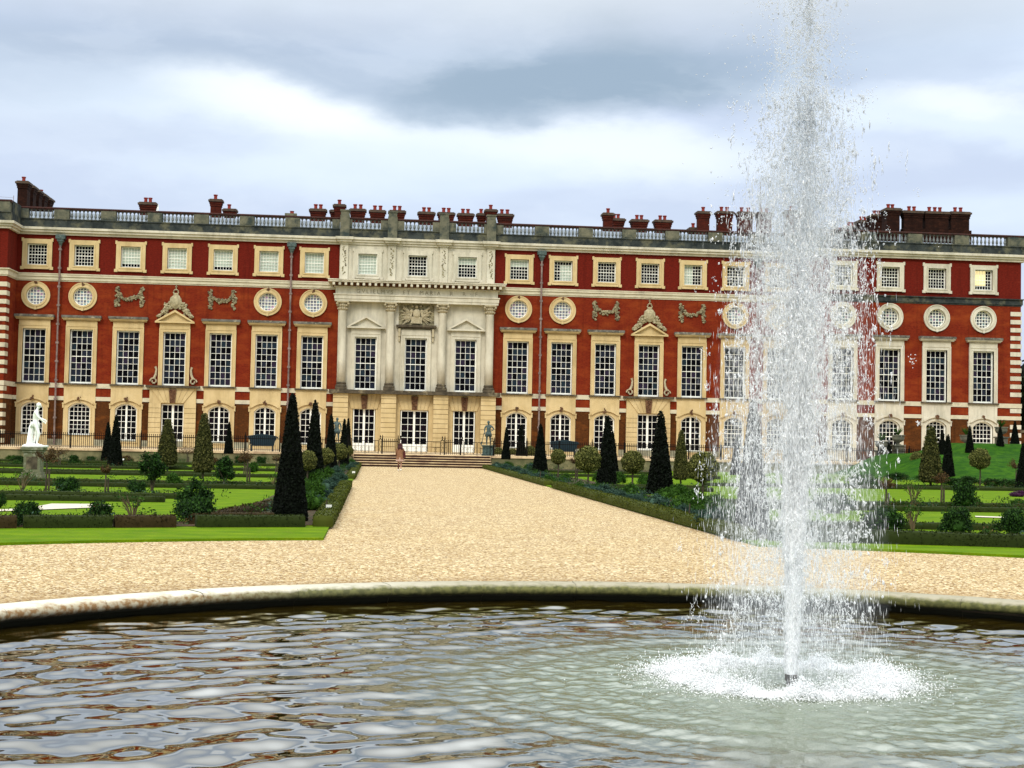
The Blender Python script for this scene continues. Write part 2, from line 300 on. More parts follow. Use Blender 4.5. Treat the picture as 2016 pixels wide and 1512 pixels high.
# ------------------------------------------------------------------ ground, lawns, terrace
BC = (-.6, -107.93); BR = 9.07; WZ = -.14
def gravel_mat():
    m = bpy.data.materials.new('golden_gravel'); m.use_nodes = True; t = m.node_tree; b = t.nodes['Principled BSDF']; b.inputs['Roughness'].default_value = .9; b.inputs['Specular IOR Level'].default_value = .1
    g = N(t, 'ShaderNodeNewGeometry'); v = N(t, 'ShaderNodeTexVoronoi'); v.inputs['Scale'].default_value = 34; t.links.new(g.outputs['Position'], v.inputs['Vector'])
    v2 = N(t, 'ShaderNodeTexVoronoi'); v2.inputs['Scale'].default_value = 16; t.links.new(g.outputs['Position'], v2.inputs['Vector'])
    sp = N(t, 'ShaderNodeSeparateColor'); t.links.new(v.outputs['Color'], sp.inputs[0])
    r = N(t, 'ShaderNodeValToRGB'); e = r.color_ramp.elements; e[0].position = 0; e[0].color = (.06, .03, .012, 1); e[1].position = 1; e[1].color = (.90, .78, .55, 1)
    for p, c in ((.17, (.16, .085, .03)), (.32, (.36, .23, .085)), (.6, (.55, .42, .225)), (.82, (.72, .59, .37))): q = e.new(p); q.color = c+(1,)
    t.links.new(sp.outputs[0], r.inputs[0])
    nz = N(t, 'ShaderNodeTexNoise'); nz.inputs['Scale'].default_value = .35; nz.inputs['Detail'].default_value = 6; t.links.new(g.outputs['Position'], nz.inputs['Vector'])
    mr = N(t, 'ShaderNodeMapRange'); mr.inputs[1].default_value = .45; mr.inputs[2].default_value = .75; mr.inputs[4].default_value = .45; t.links.new(nz.outputs[0], mr.inputs[0])
    c = mixc(t, math_(t, 'MULTIPLY', mr.outputs[0], .6), r.outputs[0], (.50, .36, .17))
    sp2 = N(t, 'ShaderNodeSeparateColor'); t.links.new(v2.outputs['Color'], sp2.inputs[0])
    gt = math_(t, 'GREATER_THAN', sp2.outputs[1], .86); c = mixc(t, math_(t, 'MULTIPLY', gt, .55), c, (.26, .15, .06))
    for sc_, am in ((3.1, .30), (9.0, .34), (.9, .22)):
        q_ = N(t, 'ShaderNodeTexNoise'); q_.inputs['Scale'].default_value = sc_; q_.inputs['Detail'].default_value = 5; q_.inputs['Roughness'].default_value = .7; t.links.new(g.outputs['Position'], q_.inputs['Vector'])
        z_ = N(t, 'ShaderNodeMapRange'); z_.inputs[1].default_value = .5; z_.inputs[2].default_value = .68; z_.inputs[4].default_value = am; t.links.new(q_.outputs[0], z_.inputs[0]); c = mixc(t, z_.outputs[0], c, (.27, .18, .085))
    # trodden, damp earthy ring beside the kerb
    d = N(t, 'ShaderNodeVectorMath', operation='DISTANCE'); d.inputs[1].default_value = (BC[0], BC[1], 0); t.links.new(g.outputs['Position'], d.inputs[0])
    n4 = N(t, 'ShaderNodeTexNoise'); n4.inputs['Scale'].default_value = 2.2; n4.inputs['Detail'].default_value = 5; t.links.new(g.outputs['Position'], n4.inputs['Vector'])
    dd = math_(t, 'ADD', d.outputs['Value'], math_(t, 'MULTIPLY', n4.outputs[0], -2.2))
    rr = N(t, 'ShaderNodeMapRange', interpolation_type='SMOOTHSTEP'); rr.inputs[1].default_value = BR-1.0; rr.inputs[2].default_value = BR+1.2; rr.inputs[3].default_value = .8; rr.inputs[4].default_value = 0; t.links.new(dd, rr.inputs[0])
    c = mixc(t, math_(t, 'MULTIPLY', rr.outputs[0], .8), c, (.20, .12, .05)); t.links.new(c, b.inputs['Base Color'])
    bp = N(t, 'ShaderNodeBump'); bp.inputs['Strength'].default_value = .7; bp.inputs['Distance'].default_value = .02; t.links.new(v.outputs['Distance'], bp.inputs['Height']); t.links.new(bp.outputs[0], b.inputs['Normal'])
    return m
M_gravel = gravel_mat()
def lawn_mat():
    m = bpy.data.materials.new('mown_grass'); m.use_nodes = True; t = m.node_tree; b = t.nodes['Principled BSDF']; b.inputs['Roughness'].default_value = .9; b.inputs['Specular IOR Level'].default_value = .05
    g = N(t, 'ShaderNodeNewGeometry')
    n1 = N(t, 'ShaderNodeTexNoise'); n1.inputs['Scale'].default_value = 1.1; n1.inputs['Detail'].default_value = 8; n1.inputs['Roughness'].default_value = .7; t.links.new(g.outputs['Position'], n1.inputs['Vector'])
    n2 = N(t, 'ShaderNodeTexNoise'); n2.inputs['Scale'].default_value = 38; n2.inputs['Detail'].default_value = 3; t.links.new(g.outputs['Position'], n2.inputs['Vector'])
    r1 = N(t, 'ShaderNodeMapRange'); r1.inputs[1].default_value = .35; r1.inputs[2].default_value = .68; t.links.new(n1.outputs[0], r1.inputs[0])
    r2 = N(t, 'ShaderNodeMapRange'); r2.inputs[1].default_value = .35; r2.inputs[2].default_value = .65; t.links.new(n2.outputs[0], r2.inputs[0])
    n7 = N(t, 'ShaderNodeTexNoise'); n7.inputs['Scale'].default_value = 3.5; n7.inputs['Detail'].default_value = 6; t.links.new(g.outputs['Position'], n7.inputs['Vector']); r7 = N(t, 'ShaderNodeMapRange'); r7.inputs[1].default_value = .52; r7.inputs[2].default_value = .7; r7.inputs[4].default_value = .45; t.links.new(n7.outputs[0], r7.inputs[0])
    c = mixc(t, r1.outputs[0], (.085, .16, .002), (.17, .25, .003)); c = mixc(t, r7.outputs[0], c, (.16, .17, .02)); c = mixc(t, math_(t, 'MULTIPLY', r2.outputs[0], .5), c, (.04, .11, .002))
    wv = N(t, 'ShaderNodeTexWave'); wv.inputs['Scale'].default_value = .35; wv.inputs['Distortion'].default_value = 1.2; wv.inputs['Detail'].default_value = 2; wv.bands_direction = 'Y'; t.links.new(g.outputs['Position'], wv.inputs['Vector']); c = mixc(t, math_(t, 'MULTIPLY', wv.outputs['Fac'], .28), c, (.045, .11, .002))
    t.links.new(c, b.inputs['Base Color'])
    bp = N(t, 'ShaderNodeBump'); bp.inputs['Strength'].default_value = .5; bp.inputs['Distance'].default_value = .03; t.links.new(n2.outputs[0], bp.inputs['Height']); t.links.new(bp.outputs[0], b.inputs['Normal'])
    return m
M_lawn = lawn_mat()
M_grassdark = mat('bank_grass', (.018, .075, .003), (.045, .13, .004), scale=1.2, rough=.9, spec=.05, c3=(.009, .055, .004), s3=2.2, thr3=(.45, .7), bump=.5, bscale=25)
M_soil = mat('garden_soil', (.085, .045, .014), (.035, .02, .008), scale=3, rough=.95, c3=(.04, .06, .012), s3=1.5, thr3=(.5, .65), bump=.8, bscale=20)
M_sand = mat('pale_path_sand', (.78, .72, .58), (.66, .58, .44), scale=6, rough=.9)

# gravel ground: polar sheet with the round opening of the pool
V, Fc = [], []; seg = 128; rad = [9.15, 9.6, 10.5, 12, 15, 20, 30, 50, 90, 150, 300, 700, 3000]
for r in rad:
    for a in range(seg): V.append((BC[0]+r*math.cos(2*math.pi*a/seg), BC[1]+r*math.sin(2*math.pi*a/seg), 0))
for i in range(len(rad)-1):
    for a in range(seg): b_ = (a+1) % seg; Fc.append((i*seg+a, (i+1)*seg+a, (i+1)*seg+b_, i*seg+b_))
tag(meshobj('ground', V, Fc, M_gravel), kind='structure')

def slab(name, outline, z0, z1, m, kind='structure', sub=0):
    n = len(outline); V = [(x, y, z1) for x, y in outline]+[(x, y, z0) for x, y in outline]
    F_ = [tuple(range(n))]+[(i, n+i, n+(i+1) % n, (i+1) % n) for i in range(n)]
    o = meshobj(name, V, F_, m)
    bm = bmesh.new(); bm.from_mesh(o.data); bmesh.ops.recalc_face_normals(bm, faces=bm.faces); bm.to_mesh(o.data); bm.free()
    if kind: tag(o, kind=kind)
    return o
def arc(r, x0, x1, n=24): return [(BC[0]+(x0+(x1-x0)*i/n-BC[0]), BC[1]+math.sqrt(max(r*r-(x0+(x1-x0)*i/n-BC[0])**2, 0))) for i in range(n+1)]
GR = 17.75
def lawn_outline(s):
    o = [(-s*0+s*4.95 if False else s*4.25, -21.8)]
    xs = [s*4.25+(s*18.2-s*4.25)*i/24 for i in range(25)]
    pts = []
    for x in xs:
        q = GR*GR-(x-BC[0])**2
        pts.append((x, BC[1]+math.sqrt(q)) if q > 0 else None)
    pts = [p for p in pts if p]
    return [(s*4.25, -21.9)]+pts+[(s*19, -112), (s*400, -112), (s*400, -19.9), (s*60.2, -19.9), (s*60.2, -21.9)]
slab('lawn', lawn_outline(-1), -.05, .05, M_lawn); slab('lawn', lawn_outline(1), -.05, .05, M_lawn)
# terrace platform the palace stands on
slab('terrace_paving', [(-60, -19.95), (60, -19.95), (60, 3), (-60, 3)], -.1, .85, M_step)
# terrace wall
def terrace_wall(x0, x1, label):
    t = empty('terrace_wall', ((x0+x1)/2, -20.1, 0)); tag(t, label, 'wall', 'low terrace walls beside the steps'); c = (x0+x1)/2
    MB().box(x0-c, x1-c, -.15, .148, 0, .72).build('wall_face', mat('mossy_wall_stone', (.26, .24, .12), (.13, .13, .06), scale=1.2, rough=.95, c3=(.06, .08, .03), s3=1, thr3=(.5, .7)), t)
    MB().box(x0-c, x1-c, -.24, .146, .72, .87).build('coping', M_step, t)
terrace_wall(-60, -4.85, 'low mossy stone terrace wall with pale coping, left of the steps')
terrace_wall(4.95, 60, 'low mossy stone terrace wall with pale coping, right of the steps')
st = empty('garden_steps', (.05, -20, 0)); tag(st, 'wide flight of five shallow stone steps at the end of the gravel path', 'steps')
for i in range(5):
    z = .17*(5-i); y0 = -.25-.32*(i+1)+.02
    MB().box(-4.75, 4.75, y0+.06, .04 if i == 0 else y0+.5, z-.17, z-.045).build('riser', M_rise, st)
    MB().box(-4.8, 4.8, y0, y0+.36 if i else .045, z-.045, z+.004*(1)).build('tread', M_step, st)

# ------------------------------------------------------------------ palace
pal = empty('palace', (0, 0, .85)); PZ = .85
tag(pal, 'long red brick baroque palace with pale stone dressings, tall sash windows and balustraded roof', 'palace')
def P_(mb, name, m, smooth=False, parent=None):
    mb.v = [(x, y, z-PZ) for x, y, z in mb.v]; return mb.build(name, m, parent or pal, smooth)
bW, bC = 3.8, 4.234
Rx = [8.727+bW*i for i in range(7)]; Wx = [-x for x in Rx][::-1]      # Wx[0] = leftmost of the main range
Px = [36.35, 40.5, 44.66, 48.84]; Cx = [-bC, 0, bC]
WC, WE, WY = 33.15, 52.25, -3.0
# wall pieces with real openings
def wall(mb, x0, x1, y0, y1, z0, z1, holes):
    cur = x0
    for (a, b, c, d) in sorted(holes):
        if a > cur: mb.box(cur, a, y0, y1, z0, z1)
        if c > z0: mb.box(a, b, y0, y1, z0, c)
        if d < z1: mb.box(a, b, y0, y1, d, z1)
        cur = b
    if cur < x1: mb.box(cur, x1, y0, y1, z0, z1)
TH = .5
def hw(xs, w, z0, z1): return [(x-w, x+w, z0, z1) for x in xs]
left = Wx; right = Rx
for s, xs in ((-1, Wx), (1, Rx)):
    X0, X1 = (-WC, -6.62) if s < 0 else (6.62, WC)
    low = MB(); mid = MB(); att = MB()
    gh = []
    for i, x in enumerate(xs):
        door = (i == 3)
        gh.append((x-.92, x+.92, .86 if door else 1.12, 4.42 if not door else 4.52))
    wall(low, X0, X1, 0, TH, .85, 4.58, gh); P_(low, 'ground_floor_wall', M_brick_low)
    wall(mid, X0, X1, 0, TH, 4.91, 5.62, []); wall(mid, X0, X1, 0, TH, 6.0, 11.7, hw(xs, .93, 6.0, 10.48))
    rd = [x for i, x in enumerate(xs) if i in (0, 1, 5, 6)]
    wall(mid, X0, X1, 0, TH, 11.7, 14.45, hw(rd, .78, 13.24-.78, 13.24+.78)); P_(mid, 'main_floor_wall', M_brick)
    wall(att, X0, X1, 0, TH, 15.08, 18.3, hw(xs, .80, 15.78, 17.53)); P_(att, 'attic_wall', M_brick_attic)
    P_(MB().box(X0, X1, -.06, TH, 4.58, 4.91), 'lower_band', M_band); P_(MB().box(X0, X1, -.08, TH, 5.62, 6.0), 'upper_band', M_band)
    P_(MB().box(X0, X1, -.12, TH, 14.56, 15.0).box(X0, X1, -.2, -.12, 14.82, 15.0).box(X0, X1, -.24, TH, 15.0, 15.08).box(X0, X1, -.05, TH, 14.45, 14.56), 'string_course', M_band)
    P_(MB().box(X0, X1, -.07, -.002, .85, 1.37), 'plinth', mat('grey_plinth_stone', (.42, .40, .28), (.22, .21, .14), scale=1.5, rough=.9))
    # wings
    a, b_ = (-WE, -WC) if s < 0 else (WC, WE); px = [s*x for x in Px]
    ws = M_gold if s < 0 else M_cream
    low = MB(); mid = MB(); att = MB()
    wall(low, a, b_, WY, WY+TH, .85, 4.58, hw(px, .92, 1.12, 4.42)); wall(mid, a, b_, WY, WY+TH, 4.91, 5.62, []); wall(mid, a, b_, WY, WY+TH, 6, 11.7, hw(px, .93, 6, 10.48))
    wall(mid, a, b_, WY, WY+TH, 11.7, 14.45, hw(px, .78, 12.46, 14.02)); wall(att, a, b_, WY, WY+TH, 15.08, 18.3, hw(px, .8, 15.78, 17.53))
    xin = (-WC-TH, -WC) if s < 0 else (WC, WC+TH); xout = (a, a+TH) if s < 0 else (b_-TH, b_)
    for (q0, q1), ylast in ((xin, 0.), (xout, 20.)):
        low.box(q0, q1, WY+TH, ylast, .85, 4.58); mid.box(q0, q1, WY+TH, ylast, 4.91, 5.62).box(q0, q1, WY+TH, ylast, 6, 14.45); att.box(q0, q1, WY+TH, ylast, 15.08, 18.3)
    P_(low, 'wing_ground_wall', M_brick_low); P_(mid, 'wing_main_wall', M_brick); P_(att, 'wing_attic_wall', M_brick_attic)
    e0, e1 = a-(.1 if s < 0 else .1), b_+.1
    for z0, z1, d, nm, mm in ((4.58, 4.91, .06, 'lower_band', M_band), (5.62, 6.0, .08, 'upper_band', M_band)):
        P_(MB().box(a-d, b_+d, WY-d, (0 if 1 else 0)-.0, z0, z1), nm, mm)
    P_(MB().box(a-.12, b_+.12, WY-.12, -.125, 14.56, 15.0).box(a-.05, b_+.05, WY-.05, -.13, 14.45, 14.56).box(a-.24, b_+.24, WY-.24, -.245, 15.0, 15.08), 'string_course', M_dirty if s > 0 else M_band)
    P_(MB().box(a-.25, b_+.25, WY-.25, -.3, 18.3, 18.5).box(a-.4, b_+.4, WY-.4, -.45, 18.5, 18.68).box(a-.55, b_+.55, WY-.55, -.62, 18.68, 18.89), 'cornice', M_cream)
    P_(MB().box(X0, X1, -.18, TH, 18.3, 18.5).box(X0, X1, -.38, TH, 18.5, 18.7).box(X0, X1, -.5, TH, 18.7, 18.89), 'cornice', M_cream)
    # quoins at both wing corners
    for side in (0, 1):
        mb = MB(); xe = (b_ if side else a); w = .95; z = 1.0; x0q, x1q = (xe-w, xe+.05) if side else (xe-.05, xe+w)
        while z < 18.3:
            if not (4.4 < z < 5.0 or 5.5 < z < 6.1 or 14.1 < z < 15.1 or z > 18.1): mb.box(x0q, x1q, WY-.05, WY+.9, z, z+.37)
            elif mb.v: P_(mb, 'quoins', M_band if s < 0 else M_cream); mb = MB()
            z += .70
# roof body
P_(MB().box(-WC, WC, TH, 1.2, 18.3, 18.9).box(-WE, WE, .6, 24, 18.32, 18.95), 'roof_deck', M_lead)
rf = MB(); rf.poly([(-1, 0)], 0, 0) if 0 else None
n = len(rf.v); rf.v += [(-51, 1.6, 18.96), (51, 1.6, 18.96), (50.5, 3.4, 20.75), (-50.5, 3.4, 20.75), (-51, 20, 18.96), (51, 20, 18.96)]
rf.f += [(n, n+1, n+2, n+3), (n+3, n+2, n+5, n+4), (n, n+3, n+4), (n+1, n+5, n+2)]; P_(rf, 'lead_roof', M_lead)
P_(MB().box(-WC-.0, WC, 20, 20.5, .85, 18.31).box(-WC+1, WC-1, TH+5, TH+5.3, .86, 18.29), 'back_wall', M_brick_ch)
# centre block
cb = MB(); wall(cb, -6.6, 6.6, -.3, TH, .85, 5.67, [(-bC-.96, -bC+.96, .86, 4.39), (-1.2, 1.2, .86, 4.39), (bC-.96, bC+.96, .86, 4.39)]); P_(cb, 'centre_ground_wall', M_gold)
cb = MB(); wall(cb, -6.6, 6.6, -.3, TH, 6.0, 13.42, hw(Cx, .93, 6.0, 10.48)); wall(cb, -6.6, 6.6, -.3, TH, 15.2, 18.3, hw(Cx, .8, 15.78, 17.53)); P_(cb, 'centre_stone_wall', M_cream)
P_(MB().box(-7.2, 7.2, -1.15, -.302, 5.67, 5.98).box(-6.62, 6.62, -.3, TH, 5.67, 6.0), 'ledge', M_ledge)
P_(MB().box(-6.9, 6.9, -1.0, TH, 13.42, 13.62).box(-6.95, 6.95, -1.05, TH, 13.62, 13.95).box(-7.02, 7.02, -1.12, TH, 13.95, 14.03), 'architrave', M_cream)
P_(MB().box(-6.85, 6.85, -.95, TH, 14.03, 14.6), 'frieze', M_cream)
mb = MB().box(-7.0, 7.0, -1.1, TH, 14.6, 14.68).box(-7.45, 7.45, -1.75, TH, 14.98, 15.12).box(-7.5, 7.5, -1.82, TH, 15.12, 15.2)
P_(mb, 'main_cornice', M_cream)
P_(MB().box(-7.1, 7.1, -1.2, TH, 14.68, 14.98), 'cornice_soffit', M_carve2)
mb = MB()
for i in range(29): x = -7.0+i*.5; mb.box(x-.1, x+.1, -1.68, -1.202, 14.72, 14.978)
P_(mb, 'modillions', M_cream)
for x in (-6.22, -2.2, 2.2, 6.22):
    # rusticated pier, base, column, capital, attic pilaster, parapet pedestal
    mb = MB(); g = MB()
    for k in range(12):
        z0 = .85+k*.402; mb.box(x-.63, x+.63, -.9, -.302, z0+.025, z0+.385)
    g.box(x-.6, x+.6, -.87, -.301, .85, 5.67)
    P_(g, 'pier_core', M_groove); P_(mb, 'rusticated_pier', M_gold)
    P_(MB().box(x-.48, x+.48, -1.1, -.302, 6.0, 6.22).lathe([(.46, 6.22), (.48, 6.3), (.44, 6.38), (.38, 6.42), (.42, 6.52), (.38, 6.6)], x, -.62, 0, 20), 'column_base', M_ledge)
    prof = [(.355, 6.6), (.35, 8.5), (.34, 10.5), (.31, 12.5), (.33, 12.55), (.33, 12.6)]
    P_(MB().lathe(prof, x, -.62, 0, 28), 'column', M_cream, smooth=True)
    cap = MB().lathe([(.31, 12.6), (.34, 12.8), (.36, 12.85), (.33, 12.9), (.38, 13.1), (.34, 13.14), (.42, 13.3)], x, -.62, 0, 16).box(x-.5, x+.5, -1.1, -.302, 13.3, 13.418)
    for q in range(16):
        an = 2*math.pi*q/16
        for rr, zz in ((.40, 12.80), (.46, 13.06)): cap.blob((x+rr*math.cos(an), -.62+rr*math.sin(an), zz), (.065, .065, .10), 1, .2)
    for sx in (-1, 1): cap.blob((x+sx*.46, -1.0, 13.2), .12, 1, .1)
    P_(cap, 'capital', M_carve3)
    at_ = MB().box(x-.33, x+.33, -.5, -.302, 15.21, 18.298)
    P_(at_, 'attic_pilaster', M_cream)
    pn = MB()
    for k in range(34): pn.blob((x+random.uniform(-.15, .15), -.51, 15.75+k*.07), (random.uniform(.03, .09), .03, random.uniform(.03, .08)), 1, .3)
    P_(pn, 'pilaster_carving', M_carve)
    P_(MB().box(x-.42, x+.42, -.62, -.1, 18.31, 18.48).box(x-.62, x+.62, -.85, -.1, 18.48, 18.66).box(x-.75, x+.75, -1.0, -.1, 18.66, 18.885), 'cornice_break', M_cream)
    P_(MB().box(x-.4, x+.4, -.62, .45, 18.9, 20.75), 'parapet_pier', M_pier)
    P_(MB().box(x-.36, x+.36, -.55, .3, 20.75, 21.1).box(x-.42, x+.42, -.6, .35, 21.1, 21.22), 'parapet_block', M_pier)
P_(MB().box(-6.6, 6.6, -.42, TH, 18.31, 18.5).box(-6.6, 6.6, -.55, TH, 18.5, 18.7).box(-6.6, 6.6, -.68, TH, 18.7, 18.885), 'cornice', M_cream)
# splayed voussoirs over the centre doors
def voussoirs(cx, hw0, hw1, yf, z0=4.4, z1=5.66, m=M_gold):
    mb = MB(); n = 7
    for i in range(n):
        if i == n//2: continue
        a0, a1 = -1+2*i/n, -1+2*(i+1)/n; g = .012
        mb.poly([(cx+hw0*a0+g, z0), (cx+hw0*a1-g, z0), (cx+hw1*a1-g, z1), (cx+hw1*a0+g, z1)], yf-.08, yf-.002)
    P_(mb, 'voussoirs', m)
    kb = MB().poly([(cx-.2, z0-.02), (cx+.2, z0-.02), (cx+.3, z1-.12), (cx-.3, z1-.12)], yf-.22, yf-.003)
    for k in range(16): kb.blob((cx+random.uniform(-.17, .17), yf-.24, z0+.1+k*.065), random.uniform(.04, .08), 1, .3)
    P_(kb, 'keystone', M_carve2)
for x in Cx: voussoirs(x, 1.1, 1.5, -.3)
# inscription on the frieze
tx = bpy.data.curves.new('inscription', 'FONT'); tx.body = 'GVLIELMVS   ET   MARIA   R · R · F'; tx.size = .46; tx.align_x = 'CENTER'; tx.extrude = .008; tx.space_character = 1.45
to = bpy.data.objects.new('t', tx); COL.objects.link(to); dg = bpy.context.evaluated_depsgraph_get(); me = bpy.data.meshes.new_from_object(to.evaluated_get(dg)); bpy.data.objects.remove(to)
me.materials.clear(); me.materials.append(mat('faded_letter_stone', (.30, .27, .19)))
io = bpy.data.objects.new('inscription', me); io.rotation_euler = (R_(90), 0, 0); io.location = (0, -.957, 14.14-PZ); link(io, pal)
# windows ---------------------------------------------------------
def grid(hwid, z0, z1, nc, nr, yp, ym, th=.028, rail=True, stile=0):
    fr = MB(); gl = MB(); dx = 2*hwid/nc; dz = (z1-z0)/nr
    for i in range(1, nc): t = stile if (stile and i == nc//2) else th/2; fr.box(-hwid+i*dx-t, -hwid+i*dx+t, ym-(.02 if t == stile else 0), yp, z0, z1)
    for j in range(1, nr):
        t = th if (rail and j == nr//2) else th/2; fr.box(-hwid, hwid, ym+.004, yp, z0+j*dz-t, z0+j*dz+t)
    for i in range(nc):
        for j in range(nr):
            n = len(gl.v); a = -hwid+i*dx; b = z0+j*dz; q = [random.uniform(-.004, .004) for _ in range(4)]
            gl.v += [(a, yp+.01+q[0], b), (a+dx, yp+.01+q[1], b), (a+dx, yp+.01+q[2], b+dz), (a, yp+.01+q[3], b+dz)]; gl.f.append((n, n+1, n+2, n+3))
    return fr, gl
def make_window(kind, stone, gm):
    r = None; yp, ym = .24, .19; z00 = 0
    def root(mb): return mb.build('window', stone, pal)
    mb = MB()
    if kind == 'attic':
        mb.ring(rect(-.8, .8, 15.78, 17.53), rect(-1.2, 1.2, 15.5, 17.93), -.12, .0).ring(rect(-.8, .8, 15.78, 17.53), rect(-.92, .92, 15.66, 17.65), -.16, .3)
        for sx in (-1, 1):
            mb.box(sx*1.2-.08, sx*1.2+.08, -.13, -.001, 17.72, 18.0); mb.box(sx*1.18-.14, sx*1.18+.14, -.15, -.001, 15.38, 15.62)
        mb.box(-1.0, 1.0, -.2, -.002, 15.42, 15.56); fr, gl = grid(.72, 15.86, 17.45, 6, 6, yp, ym, .028)
        fr.ring(rect(-.72, .72, 15.86, 17.45), rect(-.8, .8, 15.78, 17.53), .12, .3)
    elif kind == 'round':
        z = 13.24; mb.ring(circ(0, z, .78), circ(0, z, 1.16), -.1, .0).ring(circ(0, z, .78), circ(0, z, .93), -.16, .3).ring(circ(0, z, 1.08), circ(0, z, 1.16), -.14, -.1)
        fr, gl = grid(.78, z-.78, z+.78, 6, 6, yp, ym, .05, False); fr.ring(circ(0, z, .72), circ(0, z, .779), .12, .3)
        mb.box(-.09, .09, -.2, -.1, z-1.2, z-.95)
    elif kind == 'tall':
        mb.ring(rect(-.93, .93, 6.0, 10.48), rect(-1.27, 1.27, 6.0, 10.8), -.12, .0).ring(rect(-.93, .93, 6.0, 10.48), rect(-1.02, 1.02, 6.0, 10.57), -.17, .3).ring(rect(-1.19, 1.19, 6.0, 10.72), rect(-1.27, 1.27, 6.0, 10.8), -.16, -.12)
        mb.box(-1.25, 1.25, -.13, 0, 10.8, 11.2)
        fr, gl = grid(.83, 6.14, 10.38, 4, 8, yp, ym, .03); fr.ring(rect(-.83, .83, 6.14, 10.38), rect(-.93, .93, 6.0, 10.48), .12, .3)
    elif kind in ('sash', 'french'):
        zb = 1.75 if kind == 'sash' else 1.25
        if kind == 'french' and gm == 'low': zb = 1.25
        A = archpts(.9, zb, 3.95, 4.4); O = [(-1.28, zb), (1.28, zb)]+[(1.28-2.56*i/12, 5.6) for i in range(13)]
        O = [(-1.28, zb), (1.28, zb), (1.28, 5.6)]+[(1.28-2.56*(i+.5)/11, 5.6) for i in range(11)]+[(-1.28, 5.6)]
        A2 = archpts(.9, zb, 3.95, 4.4)
        mb.ring(A2, O, -.09, .0).ring(A2, archpts(1.02, zb-.0, 4.0, 4.52), -.13, .3).box(-1.28, 1.28, -.088, -.001, .86, zb-.001)
        # hood mould with ears
        H0 = archpts(1.08, 4.0, 4.3, 4.66)[2:]; H1 = archpts(1.2, 4.0, 4.38, 4.8)[2:]
        mb.ring(H0, H1, -.24, -.08, closed=False)
        for sx in (-1, 1): mb.box(min(sx*1.05, sx*1.38), max(sx*1.05, sx*1.38), -.2, -.001, 4.27, 4.38); mb.box(min(sx*1.24, sx*1.36), max(sx*1.24, sx*1.36), -.17, -.002, 3.95, 4.27)
        mb.box(-1.3, 1.3, -.088, -.0, 5.6, 5.86)
        if kind == 'sash': fr, gl = grid(.80, zb+.1, 4.4, 5, 7, yp, ym, .034)
        else: fr, gl = grid(.80, zb+.18, 4.4, 4, 6, yp, ym, .036, False, .075)
        fr.ring(archpts(.80, zb+(.1 if kind == 'sash' else .18), 3.9, 4.29), A, .1, .3); mb.box(-1.0, 1.0, -.16, .0, zb-.09, zb)
    elif kind == 'door':
        w = .88 if gm != 'wide' else 1.14; zt = 4.36; zb = 1.5
        mb.box(-w-.12, w+.12, -.0, .1, 4.36, 4.42)
        fr, gl = grid(w-.08, zb, 4.26, 4, 5, yp, ym, .036, False, .09); fr.ring(rect(-w+.08, w-.08, zb, 4.26), rect(-w, w, .88, 4.36), .1, .3)
        for sx in (-1, 1): fr.box(min(sx*.1, sx*(w-.12)), max(sx*.1, sx*(w-.12)), .15, .24, .95, 1.42)
        fr.box(-w+.08, w-.08, .2, .3, .88, 1.5)
    mb.v = [(x, y, z-PZ) for x, y, z in mb.v]; fr.v = [(x, y, z-PZ) for x, y, z in fr.v]; gl.v = [(x, y, z-PZ) for x, y, z in gl.v]
    w = mb.build('door' if kind == 'door' else 'window', stone, pal); fr.build('frame', M_white, w); 
    g = {'tall': M_glassT, 'round': M_glassR, 'attic': M_glassG}.get(kind, M_glassG)
    if kind == 'round' and gm == 'wing': g = M_glassP
    gl.build('pane', g, w); return w
PRO = {}
def win(kind, stone, x, y=0, opt=None):
    k = (kind, stone.name, opt)
    if k not in PRO: PRO[k] = make_window(kind, stone, opt); w = PRO[k]
    else: w = copy_tree(PRO[k], pal)
    w.location = (x, y, 0); return w
def blind_or_glare(w, x0, x1, z0, z1, m=M_blind_glare):
    mb = MB(); n = 0; mb.v = [(x0, .246, z0-PZ), (x1, .246, z0-PZ), (x1, .246, z1-PZ), (x0, .246, z1-PZ)]; mb.f = [(0, 1, 2, 3)]; b = mb.build('blind_or_glare' if m is M_blind_glare else 'lit_room', m, w)
    # glass behind the blind is covered: nudge forward
    b.location = (0, -.012, 0)
def cap_stone(x, y, half=1.6, z=11.23):
    P_(MB().box(x-half+.12, x+half-.12, y-.3, y, z, z+.1).box(x-half+.05, x+half-.05, y-.42, y, z+.1, z+.2), 'window_cornice', M_gold if abs(x) < 34 else M_cream)
    P_(MB().box(x-half, x+half, y-.5, y, z+.2, z+.4), 'cornice_top', mat('grey_lichened_cap', (.20, .19, .16), (.08, .075, .06), scale=3, rough=.9, c3=(.4, .36, .26), s3=2.5, thr3=(.55, .65)))
def sill(x, y, h=1.38): P_(MB().box(x-h, x+h, y-.26, y-.0, 5.87, 5.985), 'sill', M_ledge)
def keyhead(x, y, z, r=.17):
    mb = MB()
    for k in range(9): mb.blob((x+random.uniform(-r, r)*.7, y, z+random.uniform(-r, r)), random.uniform(.05, .1), 1, .3)
    P_(mb, 'carved_head', M_carve2)
def festoon(x, y):
    mb = MB()
    for sx in (-1, 1):
        for k in range(30): mb.blob((x+sx*.98+random.uniform(-.16, .16), y-.06, 14.1-k*.054), (random.uniform(.08, .17), .09, random.uniform(.06, .13)), 1, .35)
    for k in range(40):
        a = -1+2*k/39; mb.blob((x+a*.85+random.uniform(-.03, .03), y-.08, 13.12+.42*a*a+random.uniform(-.17, .17)), random.uniform(.07, .14), 1, .35)
    P_(mb, 'festoon', M_carve)
